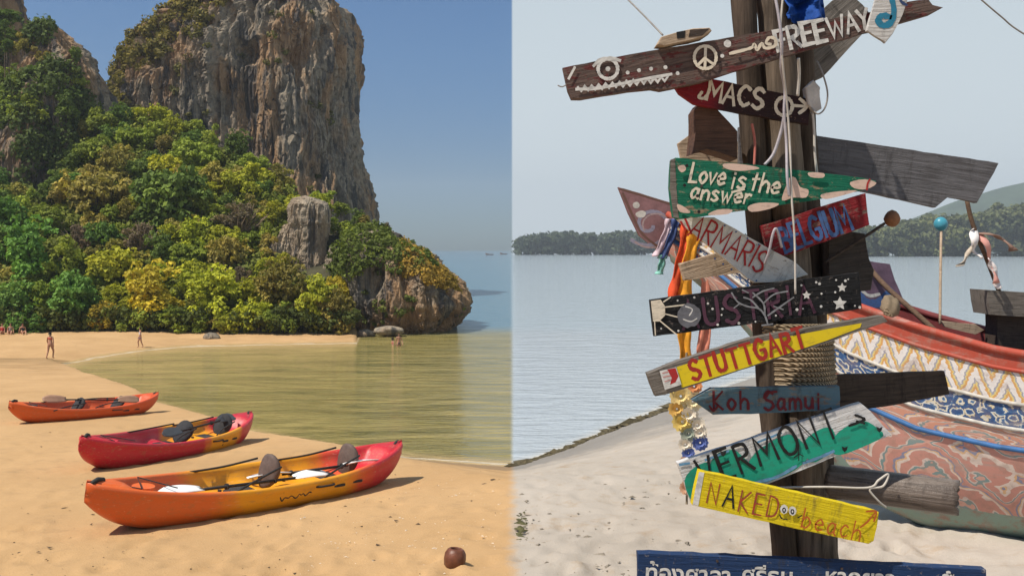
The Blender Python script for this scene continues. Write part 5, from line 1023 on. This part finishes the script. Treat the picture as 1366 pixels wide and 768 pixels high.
# ribbons and garland at the prow
def hang(name, pix, w, col, label, cat, d=9.55, group='cloths hanging at the prow'):
    cp = catmull([P(x, y, d) for x, y in pix], 8); m = len(cp); V = []; ww = w * d / F / 2
    for k, p in enumerate(cp):
        for j, q in enumerate((-1, -.5, 0, .5, 1)): V.append(p - cp[0] + Vector((q * ww * (1 + .15 * math.sin(k * .9)), .04 * math.sin(q * 4 + k * .35), 0)))
    o = obj(name, pyd(name, V, grid_faces(m, 5)), plain(name + '_cloth', col, .8, .25, 8, .3), label=label, cat=cat, group=group, loc=cp[0], smooth=True); o.modifiers.new('t', 'SOLIDIFY').thickness = .01; return o
hang('sash', [(902, 292), (896, 315), (884, 345)], 10, (.05, .08, .2), 'navy sash tied round the boat prow', 'sash', 9.5); hang('sash', [(894, 292), (886, 315), (876, 342)], 9, (.55, .42, .46), 'pale pink sash tied round the boat prow', 'sash', 9.52); hang('sash', [(884, 340), (882, 352), (880, 366)], 9, (.2, .45, .38), 'faded green sash end below the boat prow', 'sash', 9.52)
hang('sash', [(917, 300), (908, 345), (900, 390), (903, 430)], 13, (.62, .075, .02), 'bright red-orange cloth hanging from the boat prow', 'sash', 9.4); hang('sash', [(928, 305), (918, 350), (914, 400), (912, 450), (918, 500)], 17, (.70, .30, .02), 'orange-yellow cloth hanging from the boat prow', 'sash', 9.38); hang('sash', [(940, 308), (938, 340), (945, 400), (936, 470)], 15, (.55, .2, .13), 'salmon cloth hanging from the boat prow', 'sash', 9.42)
gar = empty('flower_garland', P(915, 505, 9.3), 'yellow and white flower garland hanging below the boat prow', 'garland')
PETAL = {}
def flower(px, py, r, col, nm):
    n = 12; bm = bmesh.new()
    for k in range(n):
        for rg, tilt in ((1.05, .25), (.75, .7), (.45, 1.1)):
            a = 6.2832 * k / n + rg; u = Vector((math.cos(a), 0, math.sin(a))); w = Vector((-math.sin(a), 0, math.cos(a))); f = Vector((0, -tilt, 0))
            q = [u * .1, u * .7 * rg + w * .42 * rg + f * .3, u * rg + f * .4, u * .7 * rg - w * .42 * rg + f * .3]; bm.faces.new([bm.verts.new(x * r * 9.3 / F) for x in q])
    m = PETAL.setdefault(nm, plain(nm, col, .8, .2, 14, 0)); o = obj('flower', bm_done(bm, 'flower'), m, gar, loc=P(px, py, 9.3) - gar.location); return o
obj('cord', tube_me('cord', [P(x, y, 9.33) - gar.location for x, y in [(916, 470), (912, 520), (917, 580), (916, 680)]], .012, 6), ROPE, gar)
for (x, y, r, c, nm) in [(908, 528, 15, (.68, .52, .22), 'pale_yellow_petal'), (924, 535, 14, (.72, .60, .35), 'cream_petal'), (903, 545, 12, (.62, .38, .1), 'gold_petal'), (918, 552, 14, (.7, .62, .5), 'white_petal'), (910, 562, 14, (.68, .50, .14), 'yellow_petal'), (930, 566, 11, (.66, .62, .55), 'white_petal'), (918, 578, 11, (.30, .33, .26), 'sage_petal'), (934, 590, 11, (.10, .14, .36), 'blue_petal'), (914, 592, 10, (.6, .6, .62), 'white_petal'), (918, 604, 9, (.12, .15, .38), 'blue_petal'), (933, 576, 11, (.66, .62, .58), 'white_petal'), (914, 618, 10, (.62, .36, .22), 'peach_petal'), (920, 634, 10, (.6, .55, .5), 'white_petal'), (916, 650, 10, (.55, .35, .25), 'peach_petal'), (900, 515, 12, (.66, .45, .15), 'yellow_petal'), (926, 515, 11, (.62, .25, .1), 'orange_petal')]: flower(x, y, r, c, nm)

# ------------------------------------------------------------------ air
hz, hnt, hb_ = mk('haze_air'); hnt.nodes.remove(hb_); pv = nd(hnt, 'ShaderNodeVolumePrincipled', {'Color': (.80, .87, .95), 'Density': .00028, 'Anisotropy': .2}); hnt.links.new(pv.outputs[0], hnt.nodes['Material Output'].inputs['Volume'])
bm = bmesh.new(); bmesh.ops.create_cube(bm, size=1)
for v in bm.verts: v.co = Vector((v.co.x * 13000, 1250 + v.co.y * 2700, (v.co.z + .5) * 190 - 12))
obj('haze', bm_done(bm, 'haze'), hz, kind='stuff', label='thin bluish haze over the bay')
